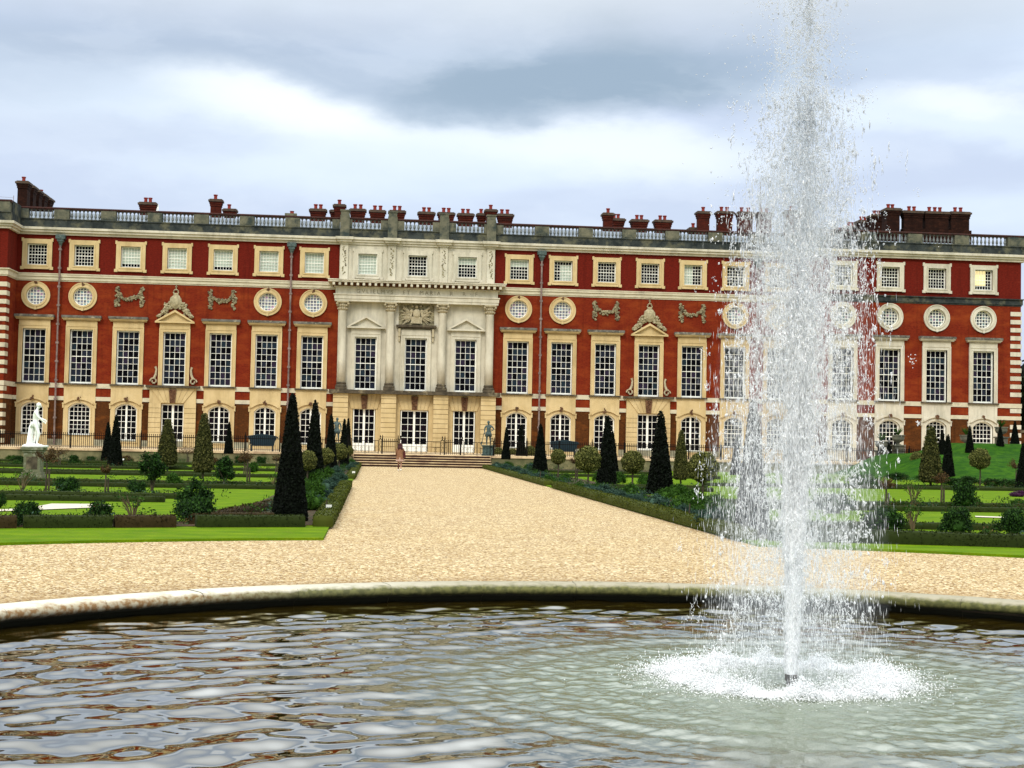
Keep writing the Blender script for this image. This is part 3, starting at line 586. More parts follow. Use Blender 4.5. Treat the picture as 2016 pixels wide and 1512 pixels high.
def royal_arms(x, y):
    mb = MB().blob((x, y-.14, 13.02), (.52, .18, .62), 2, .05).blob((x, y-.24, 13.02), (.36, .14, .45), 2, .03)
    mb.box(x-.2, x+.2, y-.2, y, 13.6, 13.75).box(x-.03, x+.03, y-.12, y-.05, 14.1, 14.42).box(x-.09, x+.09, y-.12, y-.05, 14.25, 14.31)
    for k in range(7): a = math.pi*k/6; mb.blob((x+.2*math.cos(a), y-.12, 13.78+.26*math.sin(a)), .07, 1, .2)
    for sx in (-1, 1):
        for k in range(80):
            u = random.random(); mb.blob((x+sx*(.38+u*1.0+random.uniform(-.1, .1)), y-.08-random.random()*.12, 12.35-u*.75+random.uniform(-.05, .62)*(1-u)+.15), (random.uniform(.07, .17), .13, random.uniform(.05, .14)), 1, .4)
        for k in range(16): mb.blob((x+sx*(.75+random.uniform(-.12, .14)), y-.12, 12.9-k*.07), random.uniform(.06, .12), 1, .3)
    P_(mb, 'coat_of_arms', mat('arms_stone', (.55, .48, .30), (.34, .30, .18), scale=5, rough=.9))
def pediment(x, y, half, z0, z1, m):
    h = .16
    P_(MB().poly([(x-half, z0), (x+half, z0), (x, z1-.1)], y-.15, y-.002), 'tympanum', m)
    P_(MB().box(x-half, x+half, y-.4, y-.152, z0, z0+.13).poly([(x-half, z0+.13), (x-half+.25, z0+.13), (x, z1-.2), (x, z1)], y-.42, y-.153).poly([(x+half-.25, z0+.13), (x+half, z0+.13), (x, z1), (x, z1-.2)], y-.42, y-.153), 'pediment', m)
def scroll(x, y, s):
    mb = MB(); pts = []
    for k in range(22): a = k/21*2.2*math.pi; r = .3*(1-k/30); pts.append((x+s*(.0+r*math.cos(a)), y-.12, 6.32+r*math.sin(a)))
    mb.tube(pts, .07, 6); mb.tube([(x-s*.02, y-.12, 6.55), (x-s*.16, y-.12, 6.9), (x-s*.2, y-.12, 7.3), (x-s*.12, y-.12, 7.55)], [.13, .1, .08, .1], 6)
    P_(mb, 'scroll', M_carve3)
for s, xs in ((-1, Wx), (1, Rx)):
    for i, x in enumerate(xs):
        w = win('attic', M_gold, x)
        key = ('W' if s < 0 else 'R')+str(i+1)
        B = {'W3': (-.72, .72, 16.1, 17.45), 'W4': (-.72, .72, 15.86, 17.45), 'W5': (-.72, .72, 16.12, 17.45), 'W6': (-.72, .72, 15.86, 17.45), 'W7': (-.72, .72, 15.86, 17.45), 'R1': (-.72, .72, 16.9, 17.45), 'R5': (-.72, 0, 15.86, 17.45), 'R2': (-.2, .72, 15.9, 17.2)}.get(key)  # R2 entry stands in for lit, yellowish reflections; the rest are window coverings
        if B: blind_or_glare(w, *B)
        win('tall', M_gold, x)
        if i == 3:
            pediment(x, 0, 1.62, 11.22, 12.32, M_gold); royal_arms(x, 0); scroll(x-1.62, -.02, -1); scroll(x+1.62, -.02, 1)
            for q in (-1, 1):
                mb = MB(); a, b_ = sorted((x+q*.95, x+q*1.93))
                for k in range(9): mb.box(a, b_, -.32, -.22, .87+k*.405, 1.245+k*.405)
                P_(mb, 'rusticated_pier', M_gold)
            pc = MB(); wall(pc, x-1.9, x+1.9, -.22, -.001, .86, 5.8, [(x-.93, x+.93, .87, 4.52)]); P_(pc, 'portal', M_gold); voussoirs(x, .9, 1.85, -.22, 4.54, 5.78)
            P_(MB().box(x-2.2, x+2.2, -.55, -.002, 5.8, 5.985), 'ledge', M_ledge)
            d = win('door', M_gold, x, -.05); d.scale = (1.04, 1, 1.03)
        else:
            cap_stone(x, 0); sill(x, 0); keyhead(x, -.3, 4.72)
            win('sash' if (s < 0 and i < 2) or (s > 0 and i > 4) else 'french', M_gold, x)
            if i in (2, 4): festoon(x, 0)
            else: win('round', M_gold, x); keyhead(x, -.12, 14.25, .12)
    a, b_ = (-WE, -WC) if s < 0 else (WC, WE)
    for i, x in enumerate(Px):
        x = s*x; m = M_gold if s < 0 else M_cream
        w = win('attic', m, x, WY)
        if s > 0 and i == 3: blind_or_glare(w, -.72, .3, 16.2, 17.45, M_lit)
        win('round', m, x, WY, 'wing'); win('tall', m, x, WY); cap_stone(x, WY); sill(x, WY); win('sash', m, x, WY); keyhead(x, WY-.3, 4.72)
w = [win('attic', M_cream, x, -.3) for x in Cx]; blind_or_glare(w[0], -.72, .72, 15.86, 17.45); blind_or_glare(w[2], -.72, .72, 16.9, 17.45)
for x in Cx: win('tall', M_cream, x, -.3)
win('door', M_gold, -bC, -.28); win('door', M_gold, bC, -.28); win('door', M_gold, 0, -.28, 'wide')
for x in (-bC, bC): pediment(x, -.3, 1.6, 11.2, 12.28, M_cream)
P_(MB().box(-1.7, 1.7, -.75, -.302, 11.4, 11.58).box(-1.55, 1.55, -.62, -.302, 11.28, 11.4), 'door_cornice', M_ledge)
for sx in (-1, 1): P_(MB().box(sx*1.42-.09, sx*1.42+.09, -.6, -.302, 10.6, 11.28).box(sx*1.42-.07, sx*1.42+.07, -.5, -.302, 10.2, 10.6), 'bracket', M_carve3)
# carved trophy over the centre window
mb = MB().blob((0, -.5, 12.55), (.33, .2, .42), 2, .06).blob((0, -.5, 13.15), (.14, .16, .16), 2, .05)
for k in range(7): mb.tube([(-.28+.09*k, -.52, 12.3), (-.42+.14*k, -.55, 11.72)], [.07, .09], 6)
for sx in (-1, 1):
    mb.blob((sx*.42, -.45, 12.75), (.17, .15, .2), 1, .15); mb.tube([(sx*.42, -.45, 12.7), (sx*.5, -.48, 12.3), (sx*.4, -.5, 12.0)], [.11, .09, .07], 6); mb.blob((sx*.35, -.42, 13.2), .1, 1, .2)
    for k in range(60):
        r0 = random.uniform(.35, .8); an = random.uniform(-.75, .85); l = random.uniform(.3, .7); x0 = sx*r0; z0 = 12.35+r0*math.tan(an)*.6
        x1 = min(1.45, r0+l*math.cos(an)); z1 = min(13.3, max(11.62, z0+l*math.sin(an)*1.1)); z0 = min(13.25, max(11.62, z0))
        mb.tube([(x0, -.38-random.random()*.15, z0), (sx*x1, -.38-random.random()*.15, z1)], [random.uniform(.02, .05), random.uniform(.02, .05)], 5)
P_(mb, 'carved_trophy', M_carve3)
P_(MB().box(-1.5, 1.5, -.34, -.301, 11.6, 13.4), 'trophy_panel', M_carve)
# drainpipes
for x in (-29.62, -10.63, 10.63, 29.62):
    mb = MB().tube([(x, -.34, 17.8), (x, -.34, .9)], .075, 8)
    for k in range(11): mb.box(x-.12, x+.12, -.44, -.18, 1.5+k*1.55, 1.66+k*1.55)
    dp = P_(mb, 'drainpipe', M_pipe); P_(MB().box(x-.38, x+.38, -.5, -.0, 17.95, 18.29).box(x-.26, x+.26, -.45, -.0, 17.75, 17.95).lathe([(.08, 17.3), (.14, 17.5), (.24, 17.75)], x, -.3, 0, 8), 'hopper_head', M_bronze, parent=None)
# parapet and balustrade
def parapet(x0, x1, y, piers, first=True):
    P_(MB().box(x0, x1, y-.2, y+.3, 18.9, 19.56).box(x0, x1, y-.27, y+.37, 19.56, 19.64), 'parapet_base', M_dirty)
    P_(MB().box(x0, x1, y-.12, y+.3, 20.42, 20.5).box(x0, x1, y-.2, y+.36, 20.5, 20.6), 'parapet_rail', M_rail)
    for a, b in piers:
        P_(MB().box(a, b, y-.21, y+.31, 19.64, 20.42).box(a+.2, b-.2, y-.225, y, 19.74, 20.32), 'parapet_pier', M_pier)
    e = [x0]+[v for p in piers for v in p]+[x1]
    for a, b in zip(e[::2], e[1::2]):
        if b-a < .5: continue
        n = max(2, round((b-a)/.34)); mb = MB()
        for k in range(n):
            xc = a+(b-a)*(k+.5)/n
            mb.lathe([(.09, 19.64), (.09, 19.72), (.05, 19.76), (.115, 19.92), (.10, 20.02), (.045, 20.22), (.05, 20.28), (.09, 20.34), (.09, 20.42)], xc, y+.08, 0, 7)
        P_(mb, 'balusters', M_balu)
def piers_for(xs, y): return [(x-.62, x+.62) for x in xs]
for s in (-1, 1):
    xs = sorted(s*(8.727+bW*(i+.5)) for i in range(6)); parapet(*sorted((s*6.65, s*(WC-.1))), 0, piers_for(xs, 0)+([] if s > 0 else [])) if 0 else None
    pr = piers_for(xs, 0)+[tuple(sorted((s*6.66, s*7.3))), tuple(sorted((s*32.3, s*33.0)))]
    parapet(*sorted((s*6.62, s*33.05)), 0, sorted(pr))
    xs = sorted(s*(p+2.08) for p in Px[:3]); pr = piers_for(xs, WY)+[tuple(sorted((s*33.0, s*34.3))), tuple(sorted((s*50.9, s*52.6)))]
    parapet(*sorted((s*32.9, s*52.7)), WY-.15, sorted(pr))
    P_(MB().box(*sorted((s*32.9, s*33.4)), WY+.16, -.21, 18.9, 20.6), 'parapet_return', M_dirty)
parapet(-6.62, 6.62, -.25, [(-6.6, -5.6), (-3.2, -1.2), (1.2, 3.2), (5.6, 6.6)])
# chimneys: x0, x1, cap top (photo survey on the plane Y), pots, Y
def chimney(x0, x1, zt, y0, y1, pots, zb=18.97, m=M_brick_ch):
    c = .19; mb = MB().box(x0+c, x1-c, y0+c, y1-c, zb, zt-.66).box(x0+.14, x1-.14, y0+.14, y1-.14, zt-.66, zt-.45).box(x0+.09, x1-.09, y0+.09, y1-.09, zt-.45, zt-.25)
    o = P_(mb, 'chimney', m); P_(MB().box(x0, x1, y0, y1, zt-.25, zt-.08).box(x0+.1, x1-.1, y0+.1, y1-.1, zt-.08, zt), 'chimney_cap', M_rail, parent=o) if 0 else None
    cp = MB().box(x0, x1, y0, y1, zt-.25, zt-.08).box(x0+.1, x1-.1, y0+.1, y1-.1, zt-.08, zt); cp.v = [(a, b, z-PZ) for a, b, z in cp.v]; cp.build('cap', mat('chimney_cap_stone', (.12, .08, .05), (.06, .04, .03), scale=3, rough=.9), o)
    for p in pots:
        q = MB().lathe([(.17, 0), (.15, .1), (.14, .3), (.19, .36), (.19, .44), (.1, .44)], p, (y0+y1)/2, zt-PZ, 10); q.build('pot', M_pot, o)
def chim_px(x0, x1, yt, pots, Y=8, dy=1.1, m=None):
    a, b = on(x0, yt, Y), on(x1, yt, Y); chimney(a[0], b[0], (a[2]+b[2])/2, Y, Y+dy, [on(p, yt, Y)[0] for p in pots], m=M_brick_dark if x0 > 1700 else M_brick_ch)
for args in ((271, 309, 397, (285, 294)), (410, 439, 391, (423,)), (437, 467, 410, (450,), 10), (608, 644, 410, (621, 631)), (655, 682, 401, (668,)), (648, 664, 412, (), 9.5), (687, 722, 410, (699, 710)), (726, 761, 412.5, (738, 749)), (765, 800, 413, (777, 787)),
             (822, 858, 416, (835, 845)), (861, 897, 417, (874, 884)), (900, 935, 419, (912, 922)), (938, 960, 419, (948,), 9.5), (954, 981, 411, (967,)), (978, 1013, 420, (989, 1000)), (1186, 1211, 418, (1199,), 6), (1205, 1233, 429, (1211, 1219), 8.5),
             (1242, 1279, 431, (1256, 1265)), (1288, 1326, 432, (1302, 1311)), (1372, 1402, 415, (1387,)), (1356, 1378, 447, (1367,), 10), (1411, 1447, 415, (1423, 1434)), (1452, 1487, 416, (1463, 1476)), (1490, 1525, 417, (1502, 1512)), (1545, 1600, 414, (1560, 1580)),
             (1778, 1822, 414, (1794, 1804), 5), (1820, 1873, 415.5, (1834, 1845, 1855), 5), (1871, 1914, 416, (1885, 1896), 5)):
    chim_px(*args)
for k in range(5): chimney(-34.95, -33.75, 23.75, 5.5+k*2.1, 7.0+k*2.1, (-34.4,) if k in (0, 3) else (), m=M_brick_dark)
for k in range(6): a = on(1744, 408, 5); chimney(a[0], a[0]+1.6, a[2], 5+k*3.6, 6.7+k*3.6, (a[0]+.55, a[0]+.95), m=M_brick_dark)
a = on(1780, 440, 5.3); P_(MB().box(a[0]-.1, on(1912, 440, 5.3)[0], 5.2, 6.0, 18.97, on(1850, 452, 5.3)[2]), 'chimney_base', M_brick_dark)
a = on(573, 421, .2); P_(MB().box(a[0]-.5, a[0]+.5, -.15, .3, 20.6, a[2]), 'parapet_block', M_pier); P_(MB().lathe([(.2, 0), (.16, .35), (.2, .42)], a[0], 1.4, a[2], 10), 'pot', M_pot)
a = on(1497, 360, 8); P_(MB().tube([(a[0], 8, 19), (a[0], 8, a[2])], .04, 6).blob((a[0], 8, a[2]), .09, 1, 0), 'flagpole', M_pipe)
a = on(300, 412, 7.5); P_(MB().tube([(a[0], 7.6, 20.4), (a[0]+.45, 7.6, 22.2)], .04, 5).tube([(a[0]+.45, 7.6, 20.4), (a[0]+.5, 7.6, 22.4)], .04, 5), 'antenna', M_white)
a = on(27, 385, 4); P_(MB().tube([(a[0], 4, 19), (a[0], 4, a[2])], .025, 5).tube([(a[0], 4, a[2]-.2), (a[0]-2.2, 4, a[2]-.1)], .012, 4), 'aerial_wire', M_pipe)

# ------------------------------------------------------------------ plants
def unit(v): return v/np.maximum(np.linalg.norm(v, axis=1, keepdims=True), 1e-9)
def leaves(P, size, asp=.55, nrm=None, spread=1.0):
    """one small quad per point"""
    n = len(P); a = RNG.normal(size=(n, 3)); 
    if nrm is not None: a = a*spread; a -= nrm*np.sum(a*nrm, axis=1, keepdims=True)*.6
    a = unit(a); b = unit(np.cross(a, RNG.normal(size=(n, 3)))); s = (size*RNG.uniform(.6, 1.3, n))[:, None]
    V = np.stack([P-a*s, P-b*s*asp, P+a*s, P+b*s*asp], 1).reshape(-1, 3); F_ = np.arange(4*n).reshape(-1, 4)
    return V, F_
def merge(parts):
    Vs, Fs, n = [], [], 0
    for V, F_ in parts: Vs.append(V); Fs.append(F_+n); n += len(V)
    return np.concatenate(Vs), np.concatenate(Fs)
def quadsphere(c, r, k=10, jit=.08):      # closed lumpy core of quads
    u = np.linspace(0, 2*np.pi, 2*k, endpoint=False); v = np.linspace(-np.pi/2, np.pi/2, k)
    V = np.array([[np.cos(b)*np.cos(a), np.cos(b)*np.sin(a), np.sin(b)] for b in v for a in u])*(1+RNG.uniform(-jit, jit, (k*2*k, 1)))*np.array(r)+np.array(c)
    F_ = np.array([[i*2*k+j, i*2*k+(j+1) % (2*k), (i+1)*2*k+(j+1) % (2*k), (i+1)*2*k+j] for i in range(k-1) for j in range(2*k)])
    return V, F_
def revolve(prof, k=28, jit=.02):
    V = []
    for r, z in prof:
        for a in range(k): j = 1+random.uniform(-jit, jit); V.append((r*j*math.cos(2*math.pi*a/k), r*j*math.sin(2*math.pi*a/k), z))
    F_ = [[i*k+a, i*k+(a+1) % k, (i+1)*k+(a+1) % k, (i+1)*k+a] for i in range(len(prof)-1) for a in range(k)]
    return np.array(V), np.array(F_)
def on_profile(prof, n):
    z = np.array([p[1] for p in prof]); r = np.array([p[0] for p in prof])
    w = np.maximum((r[1:]+r[:-1])/2*np.hypot(np.diff(z), np.diff(r)), 1e-6); i = RNG.choice(len(w), n, p=w/w.sum()); t = RNG.random(n)
    zz = z[i]+(z[i+1]-z[i])*t; rr = r[i]+(r[i+1]-r[i])*t; a = RNG.uniform(0, 2*np.pi, n)
    return np.stack([rr*np.cos(a), rr*np.sin(a), zz], 1), np.stack([np.cos(a), np.sin(a), np.full(n, .2)], 1)
def cone_prof(h, r, kind=0):
    if kind == 0: return [(r*1.0, 0), (r*.99, .06*h), (r*.86, .2*h), (r*.66, .42*h), (r*.45, .65*h), (r*.26, .86*h), (r*.15, .965*h), (r*.07, .99*h), (.005, h)]
    if kind == 1: return [(r*1.0, 0), (r*.92, .2*h), (r*.82, .38*h), (r*.70, .52*h), (r*.62, .60*h), (r*.40, .66*h), (r*.40, .8*h), (r*.42, .86*h), (r*.24, .92*h), (.01, h)]
    return [(r*.66, 0), (r*.97, .05*h), (r*1.0, .13*h), (r*.86, .35*h), (r*.64, .6*h), (r*.42, .82*h), (r*.24, .95*h), (.02, h)]      # fuller holly cone
def smooth_prof(p, m=4):
    o = []
    for (a, b), (c, d) in zip(p, p[1:]):
        for k in range(m): t = k/m; o.append((a+(c-a)*t, b+(d-b)*t))
    return o+[p[-1]]
def make_cone(h, r, m, n, size, kind=0, rough=.02):
    pr = smooth_prof(cone_prof(h, r, kind)); c = revolve([(max(a-.02, .003), b) for a, b in pr], 26, .03)
    P, nn = on_profile(pr, n); P = P+nn*RNG.normal(0, rough, (n, 1)); return merge([c, leaves(P, size, .5, nn)])
PROTO = {}
def plant(name, key, build, m, loc, scale, label, cat, group=None, trunk=None, rz=None):
    """top-level plant: crown (and trunk) under an Empty; repeats share the mesh"""
    if key not in PROTO:
        V, F_ = build(); PROTO[key] = meshobj('crown', V, F_, m); first = True
    else: first = False
    e = empty(name, loc, random.uniform(0, 6.28) if rz is None else rz); e.scale = (scale,)*3 if not hasattr(scale, '__len__') else scale
    c = PROTO[key] if first else PROTO[key].copy()
    if not first: COL.objects.link(c)
    c.parent = e
    if trunk:
        k2 = key+'_trunk'
        if k2 not in PROTO: PROTO[k2] = trunk()
        else: q = PROTO[k2].copy(); COL.objects.link(q); PROTO[k2+'x'] = q
        t_ = PROTO.pop(k2+'x', PROTO[k2]); t_.parent = e
    return tag(e, label, cat, group)
LZ = .05
def ground_h(x, y):
    s = lambda a, b, v: (lambda t: t*t*(3-2*t))(min(1, max(0, (v-a)/(b-a))))
    h = 1.55*s(-39, -29, y)*s(29.0, 34.0, x)
    h += .85*s(-29.5, -25.5, y)*s(35.0, 38.5, x)
    return h
# grassy bank on the right, rising towards the palace end
V, Fc = [], []; nx, ny = 70, 50
for j in range(ny+1):
    for i in range(nx+1):
        x = 16+(60-16)*i/nx; y = -41+(-20.3+41)*j/ny; V.append((x, y, .03+ground_h(x, y)+.05*noise.noise(Vector((x*.5, y*.5, 0)))*min(1, ground_h(x, y))))
for j in range(ny):
    for i in range(nx): a = j*(nx+1)+i; Fc.append((a, a+1, a+nx+2, a+nx+1))
n0 = len(V)
tag(meshobj('grass_bank', V, Fc, M_grassdark, smooth=True), kind='structure')

YG = 'yew cones along the path and lawns'
def yew(px, py_base, py_top, wpx, label, kind=0, Y=None, z=None, xy=None):
    if Y is not None: p = on(px, py_base, Y)
    else: p = at(px, py_base, LZ)
    k = ppm(p); h = (py_base-py_top)/k; r = wpx/2/k; ar = h/r
    key = 'yew%d_%s' % (kind, 'a' if ar > 9 else 'b' if ar > 6.3 else 'c')
    base = {'a': 10.5, 'b': 7.5, 'c': 5.4}[key[-1]]
    big = wpx > 50
    if big: key += 'big'; 
    n = 26000 if big else 7000
    def bld(): return make_cone(1.0, 1.0/base, M_yew, n, .011 if big else .017, kind, .004 if big else .006)
    plant('yew_cone', key, bld, M_yew, (p[0], p[1], p[2]-.03), (h/1.0*base/ar, h*base/ar, h+.03), label, 'topiary', YG)
    return p
yew(570, 1026, 779, 66, 'tallest near-black clipped yew cone, behind the box hedge left of the path')
yew(617, 948, 790, 40, 'tall dark yew cone among variegated hollies, second along the left edge of the path')
yew(650, 930, 817, 27, 'slim dark yew cone, third along the left edge of the path')
yew(676, 922, 826, 20, 'narrow yew spire beside the left bronze statue, fourth along the path')
yew(684, 913, 825, 17, 'thinnest yew spire just left of the steps, beside the centre doors')
yew(450, 892, 832, 17, 'small dark yew spire against the terrace wall under the lamp-lit window', Y=-22.2)
yew(211, 907, 834, 22, 'left and shorter one of the pair of yew spires on the left lawn')
yew(226, 919, 821, 27, 'right and taller one of the pair of yew spires on the left lawn')
yew(996, 903, 841, 17, 'small yew cone just right of the steps beside the right bronze statue', Y=-23.5)
yew(1025, 919, 836, 21, 'stepped yew with a knobbed top before a french window right of the steps', kind=1)
yew(1063, 931, 835, 29, 'dark yew cone standing left of the teal bench on the right')
yew(1194, 953, 820, 38, 'tall black yew cone right of the small round holly, with another close behind it')
yew(1205, 930, 850, 24, 'yew cone half hidden behind the tall black one')
yew(1299, 973, 811, 50, 'large green-black yew cone beside the right pedimented door, left of the spray')
yew(1480, 1052, 792, 66, 'huge yew cone seen through the left side of the fountain spray')
yew(1449, 935, 858, 22, 'small yew spire blurred behind the falling spray')
yew(1750, 930, 868, 17, 'slim dark yew beside the right edge of the spray', kind=1)
yew(1866, 946, 860, 26, 'yew cone right of the variegated holly cone at the foot of the bank')
yew(1855, 897, 851, 17, 'stepped yew on the bank, directly behind the holly cone', kind=1, Y=-27.5)
yew(1909, 897, 841, 17, 'yew cone on the bank between two wing windows', Y=-27.5)
yew(1969, 899, 843, 20, 'yew cone on the bank in front of the stone urn at the far right', Y=-26.5)
yew(1998, 877, 831, 17, 'highest yew cone, on top of the bank by the palace corner', Y=-24)
yew(2014, 965, 878, 28, 'yew cone cut off by the right edge of the view')

HG = 'clipped variegated hollies'
def holly_cone(px, yb, yt, w, label):
    p = at(px, yb, LZ); k = ppm(p); h = (yb-yt)/k; r = w/2/k
    def bld(): return make_cone(1.0, .2, None, 6500, .019, 2, .012)
    plant('holly_cone', 'hollycone', bld, M_holly, (p[0], p[1], p[2]+.1*h), (r/.2, r/.2, h*.9), label, 'topiary', HG,
          trunk=lambda: meshobj('trunk', *(lambda m_: (m_.v, m_.f))(MB().tube([(0, 0, -.12), (0, 0, .3)], .025, 7)), M_bark))
holly_cone(328, 925, 828, 36, 'variegated holly cone in front of the left pedimented door')
holly_cone(399, 942, 817, 38, 'taller variegated holly cone between two windows left of the path')
holly_cone(1340, 955, 848, 28, 'narrow brownish holly cone beside the large yew left of the spray')
holly_cone(1832, 962, 845, 40, 'broad variegated holly cone right of the fountain spray')
def lollipop(px, yc, rpx, yb, label, xr=1.0):
    p = at(px, yb, LZ); k = ppm(p); r = rpx/k; H = (yb-yc)/k
    V = 5000
    def bld():
        c = quadsphere((0, 0, 0), (.93, .93, .9), 9, .05); d = unit(RNG.normal(size=(V, 3))); lump = 1+.06*np.sin(d[:, :1]*7+1)*np.sin(d[:, 1:2]*6)+.05*np.sin(d[:, 2:]*9)
        return merge([c, leaves(d*lump*RNG.normal(1.0, .045, (V, 1)), .085, .5, d)])
    key = 'lolly'; e = empty('round_holly', (p[0], p[1], 0), random.uniform(0, 6)); tag(e, label, 'topiary', HG)
    if key not in PROTO: PROTO[key] = meshobj('crown', *bld(), M_hollyr); c = PROTO[key]
    else: c = PROTO[key].copy(); COL.objects.link(c)
    c.parent = e; c.location = (0, 0, H+LZ); c.scale = (r*xr, r*xr, r)
    MB().tube([(0, 0, 0), (.02, 0, H*.5), (0, 0, H)], [.05, .035, .03], 7).build('trunk', M_bark, e)
for a in ((604, 908, 18, 955, 'pale variegated round holly directly right of the tallest yew cone'), (640, 899, 15, 940, 'variegated round holly between the second and third yew on the left'), (668, 890, 15, 925, 'variegated round holly before the left bronze statue'),
          (686, 888, 9, 916, 'small round holly left of the steps'), (981, 891, 9, 915, 'smallest round holly, right end of the steps'), (1009, 892, 8, 915, 'tiny round holly between two yews right of the steps'), (1043, 891, 12, 918, 'round holly left of the yew by the teal bench'),
          (1098, 900, 14, 947, 'round holly on a tall bare stem in front of the teal bench'), (1157, 905, 24, 958, 'largest round holly on a stem, left of the tall black yew'), (1245, 911, 21, 968, 'bushy round holly left of the large green-black yew'),
          (1383, 922, 28, 985, 'wide round holly at the left edge of the spray'), (1805, 905, 12, 940, 'small dark round holly at the foot of the bank'), (1929, 907, 18, 962, 'round holly on a long pale stem in front of the bank')):
    lollipop(*a)

# bushes ------------------------------------------------------------
def bush_mesh(nl, nclump, size, core=.8, flat=.9, loose=.3):
    cl = unit(RNG.normal(size=(nclump, 3))); cl[:, 2] = np.abs(cl[:, 2])*1.1-.25; cl *= RNG.uniform(.45, .95, (nclump, 1))
    i = RNG.integers(0, nclump, nl); P = cl[i]+RNG.normal(0, loose*.5, (nl, 3)); P[:, 2] = np.abs(P[:, 2]*flat+.55); r = np.linalg.norm(P-np.array([0, 0, .5]), axis=1)
    return merge([quadsphere((0, 0, .5), (core*.68, core*.68, core*.5), 8, .2), leaves(P*np.array([1, 1, .85]), size, .5)])
def bush(px, yb, yt, w, label, m=None, name='shrub', cat='shrub', group='garden shrubs', key=None, Y=None, dense=True):
    m = m or M_shrub; p = at(px, yb, LZ) if Y is None else on(px, yb, Y); k = ppm(p); h = (yb-yt)/k; r = w/2/k
    v = random.randint(0, 2); key = (key or 'bush')+m.name+str(v)
    def bld(): return bush_mesh(3600, 22, .075, .8, .9, .32)
    e = plant(name, key, bld, m, (p[0], p[1], p[2]-.04), (r/.95, r/.95, h/1.45), label, cat, group); return e
L_ = [(54, 1034, 975, 52, M_shrub, 'dense dark shrub at the far left, behind the front box hedge'), (196, 1032, 976, 52, M_shrub, 'dark shrub with a loose leader, second from left behind the front hedge'), (384, 1028, 958, 74, M_shrub, 'broad leafy shrub with arching branches left of the tallest yew'),
      (124, 1034, 1010, 50, M_shrub2, 'low bright green shrub between the two dark ones on the left'), (312, 1032, 1016, 62, M_shrub, 'flat ferny juniper-like bush behind the front hedge'), (20, 1036, 1016, 40, M_shrub, 'low shrub at the left edge of the view'), (-2, 1000, 962, 26, M_shrub, 'shrub cut by the left edge above the front hedge'),
      (133, 969, 932, 48, M_shrub, 'round glossy shrub alone on the left lawn'), (268, 969, 940, 38, M_shrub, 'round shrub at the foot of the small leafy tree'), (342, 959, 925, 32, M_shrub2, 'leafy shrub between the small tree and the holly cones'), 
      (38, 914, 893, 30, M_shrub, 'shrub under the terrace wall left of the marble statue'), (22, 908, 892, 20, M_shrub2, 'tiny bright bush left of the marble statue'), (30, 917, 904, 26, M_shrub2, 'low bright bush beside the statue pedestal'), (146, 912, 892, 22, M_shrub, 'small shrub below the wall, right of the marble statue'), (179, 908, 895, 17, M_shrub, 'little round shrub below the arched window'), (249, 909, 893, 22, M_rust, 'brown-tinged shrub right of the pair of yew spires'),
      (472, 915, 893, 22, M_shrub, 'dark shrub below the terrace wall by the small spire'), (514, 917, 894, 24, M_shrub, 'upright shrub under the left teal bench'), (541, 912, 896, 20, M_rust, 'rusty small shrub beside the tallest yew'), (497, 930, 905, 24, M_shrub2, 'light green shrub on the mid left lawn'), (420, 915, 894, 24, M_rust, 'twiggy brown shrub right of the taller holly cone'), (108, 915, 900, 20, M_rust, 'rusty bush behind the marble statue'),
      (1113, 949, 928, 24, M_shrub2, 'bright round bush beside the stem of the round holly'), (1150, 918, 905, 20, M_shrub, 'low dark bush below the teal bench on the right'), (1178, 948, 920, 22, M_shrub2, 'upright green shrub by the tall black yew'), (1215, 951, 922, 34, M_shrub2, 'ferny bright shrub right of the black yew'), (1270, 957, 925, 30, M_shrub2, 'ferny shrub before the large green yew'), (1330, 975, 945, 44, M_shrub2, 'feathery bright bush right of the large yew'), (1360, 992, 955, 50, M_shrub2, 'feathery bush at the left edge of the spray'), (1405, 1010, 965, 60, M_shrub2, 'bush seen through the left spray'),
      (1795, 940, 917, 42, M_purple, 'shrub with purple blossom right of the spray'), (1765, 945, 925, 40, M_shrub, 'dark shrub at the right edge of the spray'), (1815, 946, 930, 20, M_shrub2, 'small green bush left of the holly cone'), (1740, 1042, 985, 76, M_shrub, 'big dark shrub half hidden by the right spray'),
      (1884, 1052, 988, 58, M_shrub, 'round near-black shrub behind the right front hedge'), (1996, 1056, 990, 60, M_shrub, 'near-black shrub at the right edge of the view'), (1900, 1000, 938, 54, M_shrub, 'taller leafy shrub standing behind the round black one'), (1945, 1056, 1038, 36, M_shrub2, 'low bright shrub between the two black ones'), (1875, 955, 937, 34, M_shrub, 'low shrub at the bank foot by the cone'), (1905, 955, 933, 44, M_shrub, 'dark rounded shrub at the bank foot'), (1955, 958, 938, 38, M_shrub, 'shrub row piece below the bank, left of the edge cone'), (1985, 960, 940, 34, M_shrub, 'shrub next to the cut-off yew cone'), (2006, 978, 962, 30, M_purple, 'purple flowering clump at the right edge'), (2005, 992, 978, 30, M_shrub2, 'round pale green bush at the right edge'),
      (1700, 960, 925, 60, M_shrub2, 'green clump behind the right side of the fountain column'), (1640, 1010, 960, 80, M_shrub, 'dark clump behind the fountain column')]
for px, yb, yt, w, m, lb in L_: bush(px, yb, yt, w, lb, m)
